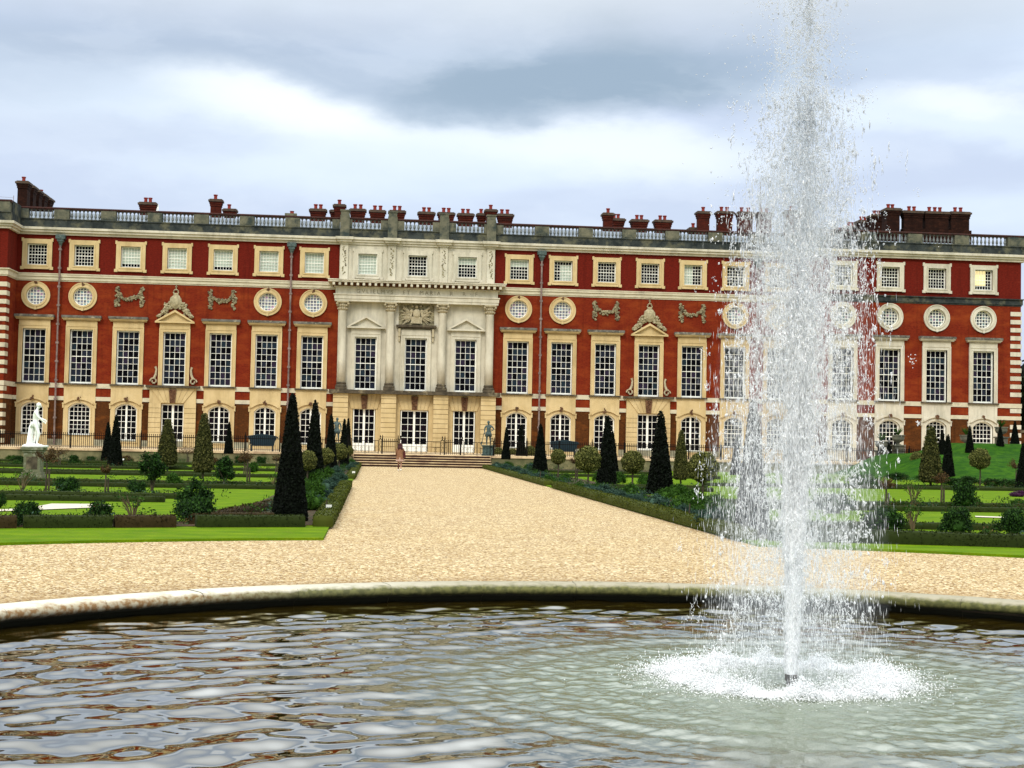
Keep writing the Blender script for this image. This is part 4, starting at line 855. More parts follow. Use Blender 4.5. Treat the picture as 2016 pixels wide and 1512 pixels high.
# lavender-like mounds in the path-side beds
for i, (px, yb, w, h) in enumerate([(979, 922, 20, 13), (996, 927, 30, 15), (1019, 934, 26, 16), (1036, 941, 26, 17), (1066, 946, 40, 18), (1050, 930, 28, 20), (1159, 970, 28, 18), (1184, 976, 40, 24), (1207, 984, 34, 24), (1226, 990, 30, 26), (1251, 996, 30, 26), (1291, 1004, 48, 32), (1262, 984, 22, 18), (1345, 1020, 30, 30), (1400, 1040, 60, 40), (1378, 1030, 36, 30),
                          (668, 950, 26, 22), (655, 958, 28, 22), (646, 968, 30, 24), (637, 985, 36, 26), (628, 1000, 40, 26), (660, 935, 24, 18), (690, 927, 20, 16), (697, 921, 18, 14)]):
    side = 'right' if px > 830 else 'left'
    bush(px, yb, yb-h*1.25, w*1.1, 'grey-green mound of lavender in the %s path-side bed, %s' % (side, ['nearest the steps', 'close to the palace', 'in the middle', 'towards the pond', 'beside a yew cone'][i % 5]), M_lav, 'lavender_mound', 'shrub', 'lavender mounds along the %s of the path' % side, key='lav')
for i, (px, yb, yt, w) in enumerate([(1080, 950, 930, 30), (1140, 965, 945, 30), (1175, 968, 945, 34), (1240, 975, 945, 40), (1310, 985, 955, 44), (1290, 972, 950, 36), (1340, 1000, 968, 44), (1420, 1020, 975, 60), (645, 940, 912, 40), (628, 955, 918, 50), (622, 985, 935, 44), (615, 1005, 960, 50), (696, 912, 892, 24), (690, 918, 900, 26), (985, 915, 898, 26), (1008, 917, 899, 26), (1045, 928, 905, 30), (1000, 921, 905, 24), (1375, 1008, 968, 50), (1440, 1040, 985, 60)]):
    bush(px, yb, yt, w, 'bright feathery clump in the path-side bed, %s' % ['right, by the grass gap', 'right, under the largest holly', 'right, at the foot of the tall black yew', 'right, under the bushy holly', 'right, at the foot of the large yew', 'right, behind the large yew', 'right, between lavender mounds', 'right, at the spray edge', 'left, mid-way along', 'left, right of the tallest yew', 'left, nearest the pond', 'left, at the yew foot', 'left of the steps', 'left corner by the steps', 'right corner by the steps', 'right of the steps', 'near the yew by the bench', 'behind the lavender', 'left of the spray', 'inside the spray'][i], M_shrub2, 'fern_clump', 'shrub', 'feathery green clumps', key='fern')

# small standard trees with bare or budding crowns, staked
def stick_tree(px, yb, yc, rpx, m, label, stake=True, bare=False):
    p = at(px, yb, LZ); k = ppm(p); H = (yb-yc)/k; r = rpx/k; e = empty('young_tree', (p[0], p[1], LZ)); tag(e, label, 'tree', 'young standard trees')
    t_ = MB().tube([(0, 0, 0), (.01, 0, H*.6), (0, 0, H)], [.04, .03, .02], 6)
    pts = []
    for q in range(22):
        d = Vector((random.gauss(0, 1), random.gauss(0, 1), random.uniform(-.3, 1))).normalized(); a = Vector((0, 0, H*.82)); b = a+Vector((d.x*r, d.y*r, H*.18+d.z*r*.8)); t_.tube([a, (a+b)/2+Vector((0, 0, .05*r)), b], [.012, .008, .004], 4)
        for z in range(1): pts += [tuple(a+(b-a)*random.uniform(.4, 1.05)) for _ in range(3 if bare else 34)]
    t_.build('trunk', M_bark, e)
    if stake: MB().tube([(.09, 0, 0), (.09, 0, H*.62)], .035, 6).build('stake', M_bark, e)
    P = np.array(pts)+RNG.normal(0, r*.1, (len(pts), 3)); V, F_ = leaves(P, .028); meshobj('crown', V, F_, m, e)
for a in ((90, 969, 900, 20, M_rust, 'staked young tree with a reddish budding crown beside the marble statue'), (207, 969, 926, 9, M_rust, 'staked young tree with a few pale twigs in the middle of the left lawn'), (115, 917, 893, 18, M_rust, 'young tree with brown crown behind the statue pedestal'), (486, 956, 900, 15, M_rust, 'staked tree with dark post between the left lawns'),
          (543, 930, 903, 10, M_rust, 'thin young tree beside the tallest yew'), (1133, 945, 908, 12, M_rust, 'small yellowish tree between two round hollies'), (1744, 1000, 955, 16, M_rust, 'young tree with brown crown at the right edge of the spray'), (1853, 995, 945, 14, M_rust, 'staked young tree with rusty buds in front of the holly cone'), (2000, 960, 918, 14, M_rust, 'young tree near the right edge below the bank'), (368, 915, 890, 16, M_rust, 'brown twiggy tree between the holly cones'), (480, 935, 905, 12, M_rust, 'low twiggy tree on the mid left lawn')):
    stick_tree(*a)
def leafy_tree(px, yb, yc, rpx, m, label):
    p = at(px, yb, LZ); k = ppm(p); H = (yb-yc)/k; r = rpx/k; e = empty('small_tree', (p[0], p[1], LZ)); tag(e, label, 'tree', 'small leafy trees')
    t_ = MB()
    for q in range(5): a = random.uniform(0, 6.28); t_.tube([(0, 0, 0), (.15*r*math.cos(a), .15*r*math.sin(a), H*.4), (.6*r*math.cos(a), .6*r*math.sin(a), H)], [.05, .035, .015], 6)
    t_.build('trunk', M_bark, e); n = 3600; cl = unit(RNG.normal(size=(18, 3)))*RNG.uniform(.3, .95, (18, 1)); P = (cl[RNG.integers(0, 18, n)]+RNG.normal(0, .17, (n, 3)))*np.array([r, r, r*1.05])+np.array([0, 0, H]); V, F_ = leaves(P, .045); meshobj('crown', V, F_, m, e)
for a in ((299, 967, 922, 24, M_shrub, 'small leafy tree with pale stems on the left lawn'), (443, 957, 925, 22, M_shrub, 'bushy small tree right of the holly cones'), (385, 1022, 985, 34, M_shrub, 'open branching shrub-tree behind the front hedge, left of the tallest yew')): leafy_tree(*a)
def bare_shrub(px, yb, yt, w, label):
    p = at(px, yb, LZ); k = ppm(p); H = (yb-yt)/k; r = w/2/k; e = empty('rose_bush', (p[0], p[1], LZ)); tag(e, label, 'shrub', 'sparse rose bushes'); t_ = MB(); pts = []
    for q in range(9):
        a = random.uniform(0, 6.28); rr = r*random.uniform(.3, 1); b = Vector((rr*math.cos(a), rr*math.sin(a), H*random.uniform(.7, 1))); mdl = b*.5+Vector((0, 0, .1*H)); t_.tube([(0, 0, 0), mdl, b], [.02, .014, .006], 5)
        for z in range(3): c = b+Vector((random.uniform(-.2, .2), random.uniform(-.2, .2), random.uniform(-.1, .15)))*H*.8; t_.tube([mdl, c], [.008, .004], 4); pts += [tuple(c+Vector((random.gauss(0, .04), random.gauss(0, .04), random.gauss(0, .04)))) for _ in range(7)]
    t_.build('stems', mat('green_brown_stems', (.10, .10, .04), (.16, .10, .05), scale=9), e); V, F_ = leaves(np.array(pts), .03); meshobj('foliage', V, F_, M_shrub2, e)
for a in ((43, 970, 928, 42, 'bare branching rose bush on the left lawn beside the statue pedestal'), (262, 1032, 978, 52, 'sparse rose bush behind the front hedge on the left'), (1797, 1000, 955, 44, 'branching rose bush just right of the spray'), (1797, 1050, 1002, 40, 'bare rose bush behind the right front hedge'), (537, 958, 935, 26, 'thin rose bush left of the tallest yew')): bare_shrub(*a)

# box hedges: each straight run is one clipped hedge
HN = [0]
def hedge(p0, p1, w, h, m, label, dens=380, size=.026, grp='low clipped box hedges'):
    p0 = np.array(p0, float); p1 = np.array(p1, float); L = np.linalg.norm(p1-p0); d = (p1-p0)/L; n_ = np.array([-d[1], d[0]]); c = (p0+p1)/2
    ns = max(2, int(L/.35)); V = []; prof = [(-w/2, 0), (-w/2*1.02, h*.5), (-w/2*.95, h*.93), (-w/4, h), (w/4, h), (w/2*.95, h*.93), (w/2*1.02, h*.5), (w/2, 0)]
    for i in range(ns+1):
        s = -L/2+L*i/ns; k = 1+.07*noise.noise(Vector((c[0]+s*.8, c[1], 3.3)))+.04*random.uniform(-1, 1)
        for a, b in prof: q = n_*a*k; V.append((d[0]*s+q[0], d[1]*s+q[1], b*k))
    F_ = [[i*8+j, i*8+j+1, (i+1)*8+j+1, (i+1)*8+j] for i in range(ns) for j in range(7)]
    V = np.array(V); F_ = np.array(F_+[[0, 1, 6, 7], [1, 2, 5, 6], [2, 3, 4, 5]]+[[ns*8+a for a in q] for q in ([0, 1, 6, 7], [1, 2, 5, 6], [2, 3, 4, 5])])
    N_ = int(min(L, 60)*(w+2*h)*dens); s = RNG.uniform(-L/2, L/2, N_); u = RNG.random(N_)*(w+2*h)
    a = np.where(u < h, -w/2, np.where(u < h+w, u-h-w/2, w/2)); b = np.where(u < h, u, np.where(u < h+w, h, u-h-w)); a = a+RNG.normal(0, .012, N_); b = b+RNG.normal(0, .012, N_)
    P = np.stack([d[0]*s+n_[0]*a, d[1]*s+n_[1]*a, b], 1); lv = leaves(P, size)
    e = meshobj('box_hedge', *merge([(V, F_), lv]), m, loc=(c[0], c[1], LZ-.01)); tag(e, label, 'hedge', grp); return e
gx = 4.38
# path-side hedges
hedge((-gx, -21.9), (-gx, -52.5), .42, .21, M_boxo, 'olive box hedge edging the left of the path, from the steps to the grass gap', 160)
hedge((-gx, -62.5), (-gx, -87.3), .42, .24, M_boxo, 'olive box hedge edging the left of the path, near the round pond', 420)
hedge((gx, -21.9), (gx, -57), .42, .21, M_boxo, 'olive box hedge edging the right of the path, from the steps to the grass gap', 180)
hedge((gx, -59.5), (gx, -89.6), .42, .24, M_boxo, 'olive box hedge edging the right of the path, curving into view near the spray', 420)
# front hedges facing the pond
hedge((-4.8, -87.3), (-7.0, -87.9), .38, .25, M_box, 'dark box hedge in front of the tallest yew, facing the pond', 700, .022)
for (a0, b0, mm, lb) in (((-7.42, -88.0), (-8.6, -88.34), M_boxr, 'bronzed end of the left front box hedge, beside the gap'), ((-8.65, -88.36), (-10.3, -88.83), M_box, 'dark middle run of the left front box hedge, below the ferny bush'), ((-10.42, -88.87), (-11.2, -89.1), M_boxr, 'reddish clipped block of the left front hedge'), ((-11.3, -89.12), (-14, -89.9), M_box, 'dark run of the front box hedge at the left edge of the view')):
    hedge(a0, b0, .38, .25, mm, lb, 700, .022)
hedge((-7.1, -87.2), (-5.6, -77.5), .34, .22, M_boxr, 'bronzed diagonal box hedge between the left lawn and the tallest yew', 420, .024)
hedge((-5.5, -86.6), (-6.8, -86.9), .34, .25, M_boxr, 'short bronzed hedge piece at the foot of the tallest yew', 600, .022)
hedge((4.8, -89.6), (12.5, -91.4), .38, .27, M_box, 'long dark box hedge facing the pond at the right', 700, .022)
XS = [(-30, -5.0), (5.0, 32)]
rows_l = [(-75.2, -16.5, -8.1), (-77.6, -20, -9.2), (-66.8, -18, -6.2), (-63.9, -20, -5.2), (-52.8, -24, -5.2), (-50.0, -24, -10), (-41.5, -27, -5.2), (-37.0, -27, -14), (-29, -30, -5.2)]
rows_r = [(-85.2, 5.2, 16), (-76.0, 8, 19), (-73.0, 8, 19), (-62.0, 5.2, 10.5), (-59.0, 5.2, 11), (-54.2, 12, 30), (-52.0, 18, 30), (-41.5, 5.2, 16), (-33, 5.2, 15)]
for i, (y, a, b) in enumerate(rows_l): hedge((a, y), (b, y+.15*(i % 2)), .32, .17, M_box, 'dark box hedge crossing the left lawn, %s row back from the pond' % ['second', 'third', 'fourth', 'fifth', 'sixth', 'seventh', 'eighth', 'ninth', 'tenth'][i], 130 if y < -60 else 70, .035)
for i, (y, a, b) in enumerate(rows_r): hedge((a, y), (b, y), .32, .17, M_box, 'dark box hedge crossing the right lawn, %s row back from the pond' % ['second', 'third', 'fourth', 'fifth', 'sixth', 'seventh', 'eighth', 'ninth', 'tenth'][i], 130 if y < -60 else 70, .035)
# flower beds (soil) between hedges
for o in ([(-4.75, -22.2), (-4.75, -52.5), (-7.4, -52.5), (-7.4, -22.2)], [(-4.6, -62.5), (-4.6, -86.9), (-7.3, -87.4), (-6.6, -76), (-6.4, -62.5)], [(4.75, -22.2), (7.4, -22.2), (7.4, -57), (4.75, -57)], [(4.6, -59.6), (6.9, -59.6), (7.0, -88.9), (4.6, -89.2)],
          [(-4.75, -85.0), (-4.75, -87.2), (-7, -87.8), (-14, -89.6), (-14, -87.4), (-7.2, -86.2)], [(4.75, -89.3), (4.75, -86.8), (13, -88.4), (12.8, -91.2)], [(-30, -22), (-5, -22), (-5, -28.6), (-30, -28.6)], [(5, -22), (5, -32.6), (15, -32.6), (16, -22)]):
    slab('flower_bed', o, .051, .062+.001*random.random(), M_soil)
# pale sand path curling through the left parterre, and a strip on the right
def strip(name, pix, wd, m):
    c = [at(x, y, .062)[:2] for x, y in pix]; V = []
    for i, p in enumerate(c):
        d = np.array(c[min(i+1, len(c)-1)])-np.array(c[max(i-1, 0)]); d /= np.linalg.norm(d); q = np.array([-d[1], d[0]])*wd[i]/2; V += [(p[0]+q[0], p[1]+q[1], .07), (p[0]-q[0], p[1]-q[1], .07)]
    F_ = [(2*i, 2*i+1, 2*i+3, 2*i+2) for i in range(len(c)-1)]; tag(meshobj(name, V, F_, m), kind='structure')
strip('garden_path', [(-40, 1006), (30, 1004), (90, 1001), (130, 998), (160, 994), (200, 993)], [.7, .7, .8, 1.5, 1.8, .3], M_sand)
strip('garden_path', [(180, 981), (250, 981.5)], [.5, .1], M_sand); strip('garden_path', [(1775, 1031), (1870, 1034)], [.7, .4], M_sand); strip('garden_path', [(1920, 1017), (1980, 1019)], [.7, .7], M_sand)
strip('garden_path', [(345, 912), (372, 912)], [3, 3], M_sand)
for x, y, z in ((645, 1013, .12), (697, 933, .5)): pass
for i, (px, py) in enumerate(((647, 1018), (696, 940), (242, 912))):
    p = at(px, py, .05); e = empty('plant_label', (p[0], p[1], .05)); tag(e, ['white plant label leaning in the bed right of the tallest yew', 'white plant label on a stake by the left hedge gap', 'small white plant label on the far left lawn'][i], 'plant label', 'white plant labels')
    MB().tube([(0, 0, 0), (.02, 0, .22)], .012, 5).build('stake', M_bark, e); MB().poly([(-.07, .2), (.07, .2), (.07, .3), (-.07, .3)], -.02, -.005).build('plate', M_white, e)
for i, (px, yb, yt) in enumerate(((641, 1016, 985), (1356, 1030, 992), (1063, 950, 928), (1080, 948, 930))):
    p = at(px, yb, .05); e = empty('wooden_stake', (p[0], p[1], .05)); MB().tube([(0, 0, 0), (.02, 0, (yb-yt)/ppm(p))], [.02, .016], 6).build('post', M_bark, e); tag(e, ['leaning wooden stake in the bed right of the tallest yew', 'wooden stake in the bed left of the spray', 'thin stake right of the yew by the bench', 'second thin stake near the hedge gap'][i], 'stake', 'thin wooden stakes')
# untidy low planting along the beds: perennials, tulips and seedlings nobody could count
def scatter(name, regions, m, n, h, size, label):
    P = []
    for (x0, y0, x1, y1, w) in regions:
        k = max(1, int(n*math.hypot(x1-x0, y1-y0)/sum(math.hypot(a[2]-a[0], a[3]-a[1]) for a in regions))); t_ = RNG.random(k); cx = x0+(x1-x0)*t_+RNG.uniform(-w, w, k); cy = y0+(y1-y0)*t_+RNG.uniform(-w, w, k)
        hh = h*RNG.uniform(.4, 1.3, k)*(.6+.5*np.sin(cx*2.3+cy*1.1)**2)
        for j in range(26): P.append(np.stack([cx+RNG.normal(0, .10, k), cy+RNG.normal(0, .10, k), .06+hh*RNG.random(k)], 1))
    o = meshobj(name, *leaves(np.concatenate(P), size, .35), m); tag(o, label, 'planting', kind='stuff'); return o
BEDS = [(-5.6, -24, -5.6, -52, .7), (-5.5, -63, -5.6, -85, .6), (5.6, -24, 5.6, -56, .7), (5.7, -61, 5.7, -87, .7)]
ROWS = [(-7, -87.2, -14, -89.0, .35), (5, -88.4, 12.5, -90, .35), (-28, -25, -8, -25, 2), (8, -26, 15, -27, 2), (-8, -74.2, -16, -74.2, .3), (-6, -65.4, -17, -65.4, .5), (8, -74.4, 18, -74.4, .4), (12, -53.2, 30, -53.2, .6), (22, -40.5, 44, -40.5, .8), (-6, -39, -26, -39, 1.0)]
scatter('bed_planting', BEDS, M_shrub2, 520, .34, .045, 'mixed green perennials filling the beds beside the path')
scatter('bed_planting', BEDS+ROWS, M_lav, 420, .26, .04, 'grey-green low plants filling the beds')
scatter('row_planting', ROWS, M_shrub, 620, .36, .045, 'dark low foliage along the hedge rows')
scatter('dry_planting', ROWS, M_rust, 260, .34, .03, 'brown dry stems and buds along the hedge rows')
# far right: dark trees and brick garden wall
e = empty('garden_wall', (70, 3, 0)); MB().box(-17.2, 40, -.2, .3, 0, 3.6).build('brickwork', M_brick_low, e); MB().box(-17.3, 40, -.35, .45, 3.6, 3.85).build('coping', M_ledge, e); tag(e, 'low brick garden wall beyond the right corner of the palace', 'wall')
for i, (x, y, h, r) in enumerate(((62, 12, 12.5, 5), (70, 8, 11, 5.5), (-64, 10, 11, 5))):
    e = empty('evergreen_tree', (x, y, 0)); tag(e, ['dark evergreen tree just past the right corner of the palace', 'dark evergreen tree further right beyond the palace', 'dark evergreen tree past the left end of the palace'][i], 'tree', 'evergreen trees beyond the palace')
    MB().tube([(0, 0, 0), (.2, 0, h*.6)], [.35, .15], 8).build('trunk', M_bark, e); n = 5000; cl = unit(RNG.normal(size=(26, 3)))*RNG.uniform(.3, .9, (26, 1)); P = (cl[RNG.integers(0, 26, n)]+RNG.normal(0, .16, (n, 3)))*np.array([r, r, h*.48])+np.array([0, 0, h*.52]); meshobj('crown', *merge([quadsphere((0, 0, h*.5), (r*.6, r*.6, h*.38), 9, .2), leaves(P, .28)]), M_tree, e)

# ------------------------------------------------------------------ railings on the terrace edge
def railing(x0, x1, y, label, z=.87, posts=2.4, tall=True):
    e = empty('iron_railing', ((x0+x1)/2, y, z)); c = (x0+x1)/2; tag(e, label, 'railing', 'black iron railings along the terrace')
    mb = MB(); n = int((x1-x0)/.135)
    for i in range(n+1): x = x0+(x1-x0)*i/n-c; mb.box(x-.017, x+.017, -.014, .014, .02, 1.0); mb.box(x-.026, x+.026, -.012, .012, .99, 1.07)
    mb.box(x0-c, x1-c, -.025, .025, .87, .92).box(x0-c, x1-c, -.018, .018, .1, .13); mb.build('bars', M_iron, e)
    k = max(1, round((x1-x0)/posts))
    for i in range(k+1):
        x = x0+(x1-x0)*i/k-c; MB().box(x-.045, x+.045, -.045, .045, 0, 1.12).lathe([(.02, 1.12), (.045, 1.16), (.02, 1.2), (.035, 1.25), (.005, 1.33)], x, 0, 0, 6).build('post', M_iron, e)
FY = -19.75
railing(-36, -5.15, FY, 'long run of black spiked railings left of the steps'); railing(5.15, 38, FY, 'long run of black spiked railings right of the steps')
railing(-2.75, -1.65, FY, 'short railing panel left of the middle gate', posts=3); railing(1.65, 2.75, FY, 'short railing panel right of the middle gate', posts=3)
railing(38, 60, FY, 'black railings in front of the right wing by the bank')
def gate(cx, w, label):
    e = empty('iron_gate', (cx, FY, .87)); tag(e, label, 'gate', 'pairs of scrolled iron gates'); 
    for s in (-1, 1):
        mb = MB(); a, b = sorted((s*.02, s*w)); mb.box(a, b, -.02, .02, .9, .94).box(a, b, -.02, .02, .05, .08).box(a, a+.035, -.02, .02, 0, .95).box(b-.035, b, -.02, .02, 0, .95).box(a, b, -.015, .015, .52, .545)
        for i in range(1, 4): x = a+(b-a)*i/4; mb.box(x-.01, x+.01, -.01, .01, .08, .9)
        for cxx in (a+(b-a)*.27, a+(b-a)*.73):
            for cz in (.2, .4): pts = [(cxx+(.1-.0035*k)*math.cos(k*.55), 0, cz+(.1-.0035*k)*math.sin(k*.55)) for k in range(24)]; mb.tube(pts, .010, 4)
        mb.build('leaf', M_iron, e)
    for s in (-1, 1):
        MB().box(s*(w+.12)-.10, s*(w+.12)-.07, -.02, .02, 0, 1.0).box(s*(w+.12)+.07, s*(w+.12)+.10, -.02, .02, 0, 1.0).box(s*(w+.12)-.12, s*(w+.12)+.12, -.03, .03, 1.0, 1.05).tube([(s*(w+.12)+.05*math.sin(k*1.1), 0, .05+k*.06) for k in range(16)], .012, 4).lathe([(.04, 1.05), (.02, 1.15), (.05, 1.2), (.01, 1.32)], s*(w+.12), 0, 0, 6).build('gate_pier', M_iron, e)
gate(0, 1.35, 'middle pair of scrolled iron gates at the head of the steps'); gate(-3.95, .93, 'left pair of scrolled iron gates at the head of the steps'); gate(3.95, .93, 'right pair of scrolled iron gates at the head of the steps')

# ------------------------------------------------------------------ benches, urns
def bench(px, label):
    p = on(px, 892, -16.5); e = empty('garden_bench', (p[0], -16.5, .85)); tag(e, label, 'bench', 'dark teal benches on the terrace')
    MB().poly([(-.78, .42), (.78, .42), (1.02, 1.02), (.6, 1.1), (0, 1.18), (-.6, 1.1), (-1.02, 1.02)], -.05, .03).build('backrest', M_teal, e)
    MB().box(-.8, .8, -.5, -.06, .38, .44).build('seat', M_teal, e)
    rm = MB().tube([(-1.1, 0, .98), (-.95, 0, 1.08), (-.5, 0, 1.14), (0, 0, 1.22), (.5, 0, 1.14), (.95, 0, 1.08), (1.1, 0, .98)], .045, 6); rm.build('top_rail', M_teal, e)
    for s in (-1, 1):
        for y in (-.46, -.0): MB().box(s*.74-.035, s*.74+.035, y-.035, y+.035, 0, .379).build('leg', M_teal, e)
        MB().box(s*.86-.04, s*.86+.04, -.5, -.07, .62, .67).box(s*.86-.03, s*.86+.03, -.5, -.44, .44, .62).build('armrest', M_teal, e)
bench(516, 'dark teal bench with curved back under the left arched french window'); bench(1111, 'dark teal bench with curved back under the right arched french window')
def urn(px, yb, Y, label):
    p = on(px, yb, -18.6); ph = max(0, p[2]-.85); e = empty('stone_urn', (p[0], -18.6, .85)); tag(e, label, 'urn', 'stone urns planted with spiky leaves')
    MB().box(-.35, .35, -.35, .35, 0, ph+.55).box(-.42, .42, -.42, .42, ph+.55, ph+.65).build('pedestal', M_pier, e)
    MB().lathe([(.28, .65), (.12, .72), (.12, .8), (.38, .95), (.46, 1.15), (.42, 1.25), (.5, 1.32), (.5, 1.38)], 0, 0, ph, 16).build('bowl', M_pier, e, True)
    mb = MB()
    for k in range(34): a = random.uniform(0, 6.28); r = random.uniform(.2, .55); mb.tube([(0, 0, ph+1.36), (r*.5*math.cos(a), r*.5*math.sin(a), ph+1.65), (r*math.cos(a), r*math.sin(a), ph+1.6+random.uniform(0, .4))], [.03, .022, .004], 4)
    mb.build('foliage', M_shrub2, e)
urn(1768, 893, -27, 'planted stone urn just right of the spray in front of the wing'); urn(1902, 893, -23, 'planted stone urn behind the yew cone on the bank'); urn(1971, 877, -22.5, 'planted stone urn at the far right beside the wing window'); urn(1735, 905, -27, 'planted stone urn at the edge of the spray')

# ------------------------------------------------------------------ figures
def skin(name, J, E_, m, parent=None, sub=2, loc=(0, 0, 0), extra=None):
    """J: name -> (x, y, z, r); E_: pairs. One continuous surface grown along the joints."""
    me = bpy.data.meshes.new(name); ks = list(J); me.from_pydata([J[k][:3] for k in ks], [(ks.index(a), ks.index(b)) for a, b in E_], [])
    o = bpy.data.objects.new(name, me); COL.objects.link(o); md = o.modifiers.new('s', 'SKIN'); me_s = me.skin_vertices[0].data
    for i, k in enumerate(ks): r = J[k][3]; me_s[i].radius = (r, r) if not hasattr(r, '__len__') else r; me_s[i].use_root = (i == 0)
    s2 = o.modifiers.new('u', 'SUBSURF'); s2.levels = sub; s2.render_levels = sub
    dg = bpy.context.evaluated_depsgraph_get(); nm = bpy.data.meshes.new_from_object(o.evaluated_get(dg)); bpy.data.objects.remove(o)
    nm.materials.clear(); nm.materials.append(m); nm.polygons.foreach_set('use_smooth', [True]*len(nm.polygons)); q = bpy.data.objects.new(name, nm); q.location = loc; return link(q, parent)
def hand(J, E_, wr, d, side):
    """palm, four fingers and a thumb hung on the wrist joint"""
    w = Vector(J[wr][:3]); d = Vector(d).normalized(); s = d.cross(Vector((0, 1, 0))).normalized() if abs(d.y) < .9 else Vector((1, 0, 0)); pm = w+d*.07; J[wr+'p'] = (*pm, .03); E_.append((wr, wr+'p'))
    for i, l in enumerate((.075, .085, .08, .06)):
        b = pm+s*(i-1.5)*.019+d*.03; k = wr+'f%d' % i; J[k] = (*b, .010); J[k+'t'] = (*(b+d*l*.8+Vector((0, -.02, 0))), .008); E_ += [(wr+'p', k), (k, k+'t')]
    b = w+d*.03+s*.04*side; J[wr+'th'] = (*b, .011); J[wr+'tt'] = (*(b+d*.05+s*.015*side), .009); E_ += [(wr, wr+'th'), (wr+'th', wr+'tt')]
def head_bits(parent, c, m, r=.105, face=(0, -1, 0), hair=None, long=0):
    f = Vector(face).normalized(); s = f.cross(Vector((0, 0, 1))); c = Vector(c)
    mb = MB().blob(c+f*r*.98-Vector((0, 0, .015)), (.018, .018, .03), 1, 0)
    for q in (-1, 1): mb.blob(c+s*q*r*.88-Vector((0, 0, .01)), (.02, .02, .035), 1, 0)
    mb.tube([c+f*r*.9+s*-.03-Vector((0, 0, .065)), c+f*r*.97-Vector((0, 0, .068)), c+f*r*.9+s*.03-Vector((0, 0, .065))], .009, 5)
    mb.build('face', m, parent)
    if hair is not None:
        h = MB().blob(c-f*.015+Vector((0, 0, .03)), (r*1.08, r*1.1, r*1.1), 3, .02)
        if long:
            for k in range(9): a = -1+2*k/8; h.tube([c-f*r*.5+s*a*r*.9+Vector((0, 0, .02)), c-f*(r*1.05)+s*a*r*1.15-Vector((0, 0, .2)), c-f*r*1.1+s*a*r*.9-Vector((0, 0, long+random.uniform(-.04, .04)))], [.05, .05, .018], 6)
        h.build('hair', hair, parent, True)
# white marble statue, turned to the right, leaning on a tree stump
p = at(65, 943, LZ); kk = ppm(p)
ped = empty('statue_pedestal', (p[0], p[1], LZ)); tag(ped, 'square stone pedestal under the white marble statue', 'pedestal'); H1 = (943-884)/kk
M_ped = mat('mossy_pedestal_stone', (.20, .20, .12), (.11, .12, .06), scale=4, rough=.95, c3=(.30, .30, .22), s3=4, thr3=(.5, .62))
ped.scale = (.62, .62, 1); MB().box(-.72, .72, -.72, .72, 0, .16).box(-.62, .62, -.62, .62, .16, .28).build('base', M_ped, ped); MB().box(-.52, .52, -.52, .52, .28, H1-.2).build('die', M_ped, ped); MB().box(-.36, .36, -.535, -.521, .4, H1-.38).build('panel', M_ledge, ped)
MB().box(-.6, .6, -.6, .6, H1-.2, H1-.1).box(-.7, .7, -.7, .7, H1-.1, H1).build('cornice', M_ped, ped)
st_ = empty('marble_statue', (p[0]+.05, p[1], LZ+H1)); tag(st_, 'white marble figure of a youth looking right, on the mossy pedestal', 'statue'); sc = (884-798)/kk/2.05
st_.scale = (sc,)*3
MB().box(-.5, .5, -.3, .3, 0, .09).blob((-.1, 0, .08), (.45, .28, .08), 2, .1).build('base', M_marble, st_, True)
J = dict(hip=(-.02, 0, 1.05, .15), waist=(-.05, 0, 1.22, .115), chest=(-.03, 0, 1.45, .155), neck=(.03, 0, 1.66, .055), head=(.09, 0, 1.80, .082), top=(.10, 0, 1.90, .075),
         shl=(-.02, .19, 1.58, .065), ell=(.06, .25, 1.32, .048), wrl=(.28, .22, 1.22, .032), shr=(0, -.19, 1.58, .065), elr=(.13, -.23, 1.33, .048), wrr=(.33, -.16, 1.15, .032),
         hl=(-.02, .09, .98, .105), kl=(-.02, .10, .56, .068), al=(-.1, .10, .14, .04), tl=(.06, .11, .1, .035), hr=(.02, -.09, .98, .105), kr=(.16, -.11, .58, .068), ar=(.07, -.12, .17, .04), tr=(.22, -.13, .1, .035))
E1 = [('hip', 'waist'), ('waist', 'chest'), ('chest', 'neck'), ('neck', 'head'), ('head', 'top'), ('chest', 'shl'), ('shl', 'ell'), ('ell', 'wrl'), ('chest', 'shr'), ('shr', 'elr'), ('elr', 'wrr'), ('hip', 'hl'), ('hl', 'kl'), ('kl', 'al'), ('al', 'tl'), ('hip', 'hr'), ('hr', 'kr'), ('kr', 'ar'), ('ar', 'tr')]
hand(J, E1, 'wrl', (.8, 0, -.4), 1); hand(J, E1, 'wrr', (.8, 0, -.5), -1)
skin('body', J, E1, M_marble, st_); head_bits(st_, (.1, 0, 1.84), M_marble, .098, (1, -.2, 0), M_marble)
MB().tube([(-.22, 0, .05), (-.24, .02, .4), (-.2, .0, .85), (-.16, 0, 1.0)], [.17, .13, .12, .1], 9).tube([(-.3, -.05, .05), (-.28, -.04, .5)], [.1, .06], 7).build('tree_stump', M_marble, st_, True)
mb = MB()
for k in range(7): mb.tube([(-.16+.04*k, -.12+.02*k, 1.12), (-.2+.06*k, -.15+.03*k, .88)], [.05, .03], 6)
mb.build('drapery', M_marble, st_, True)
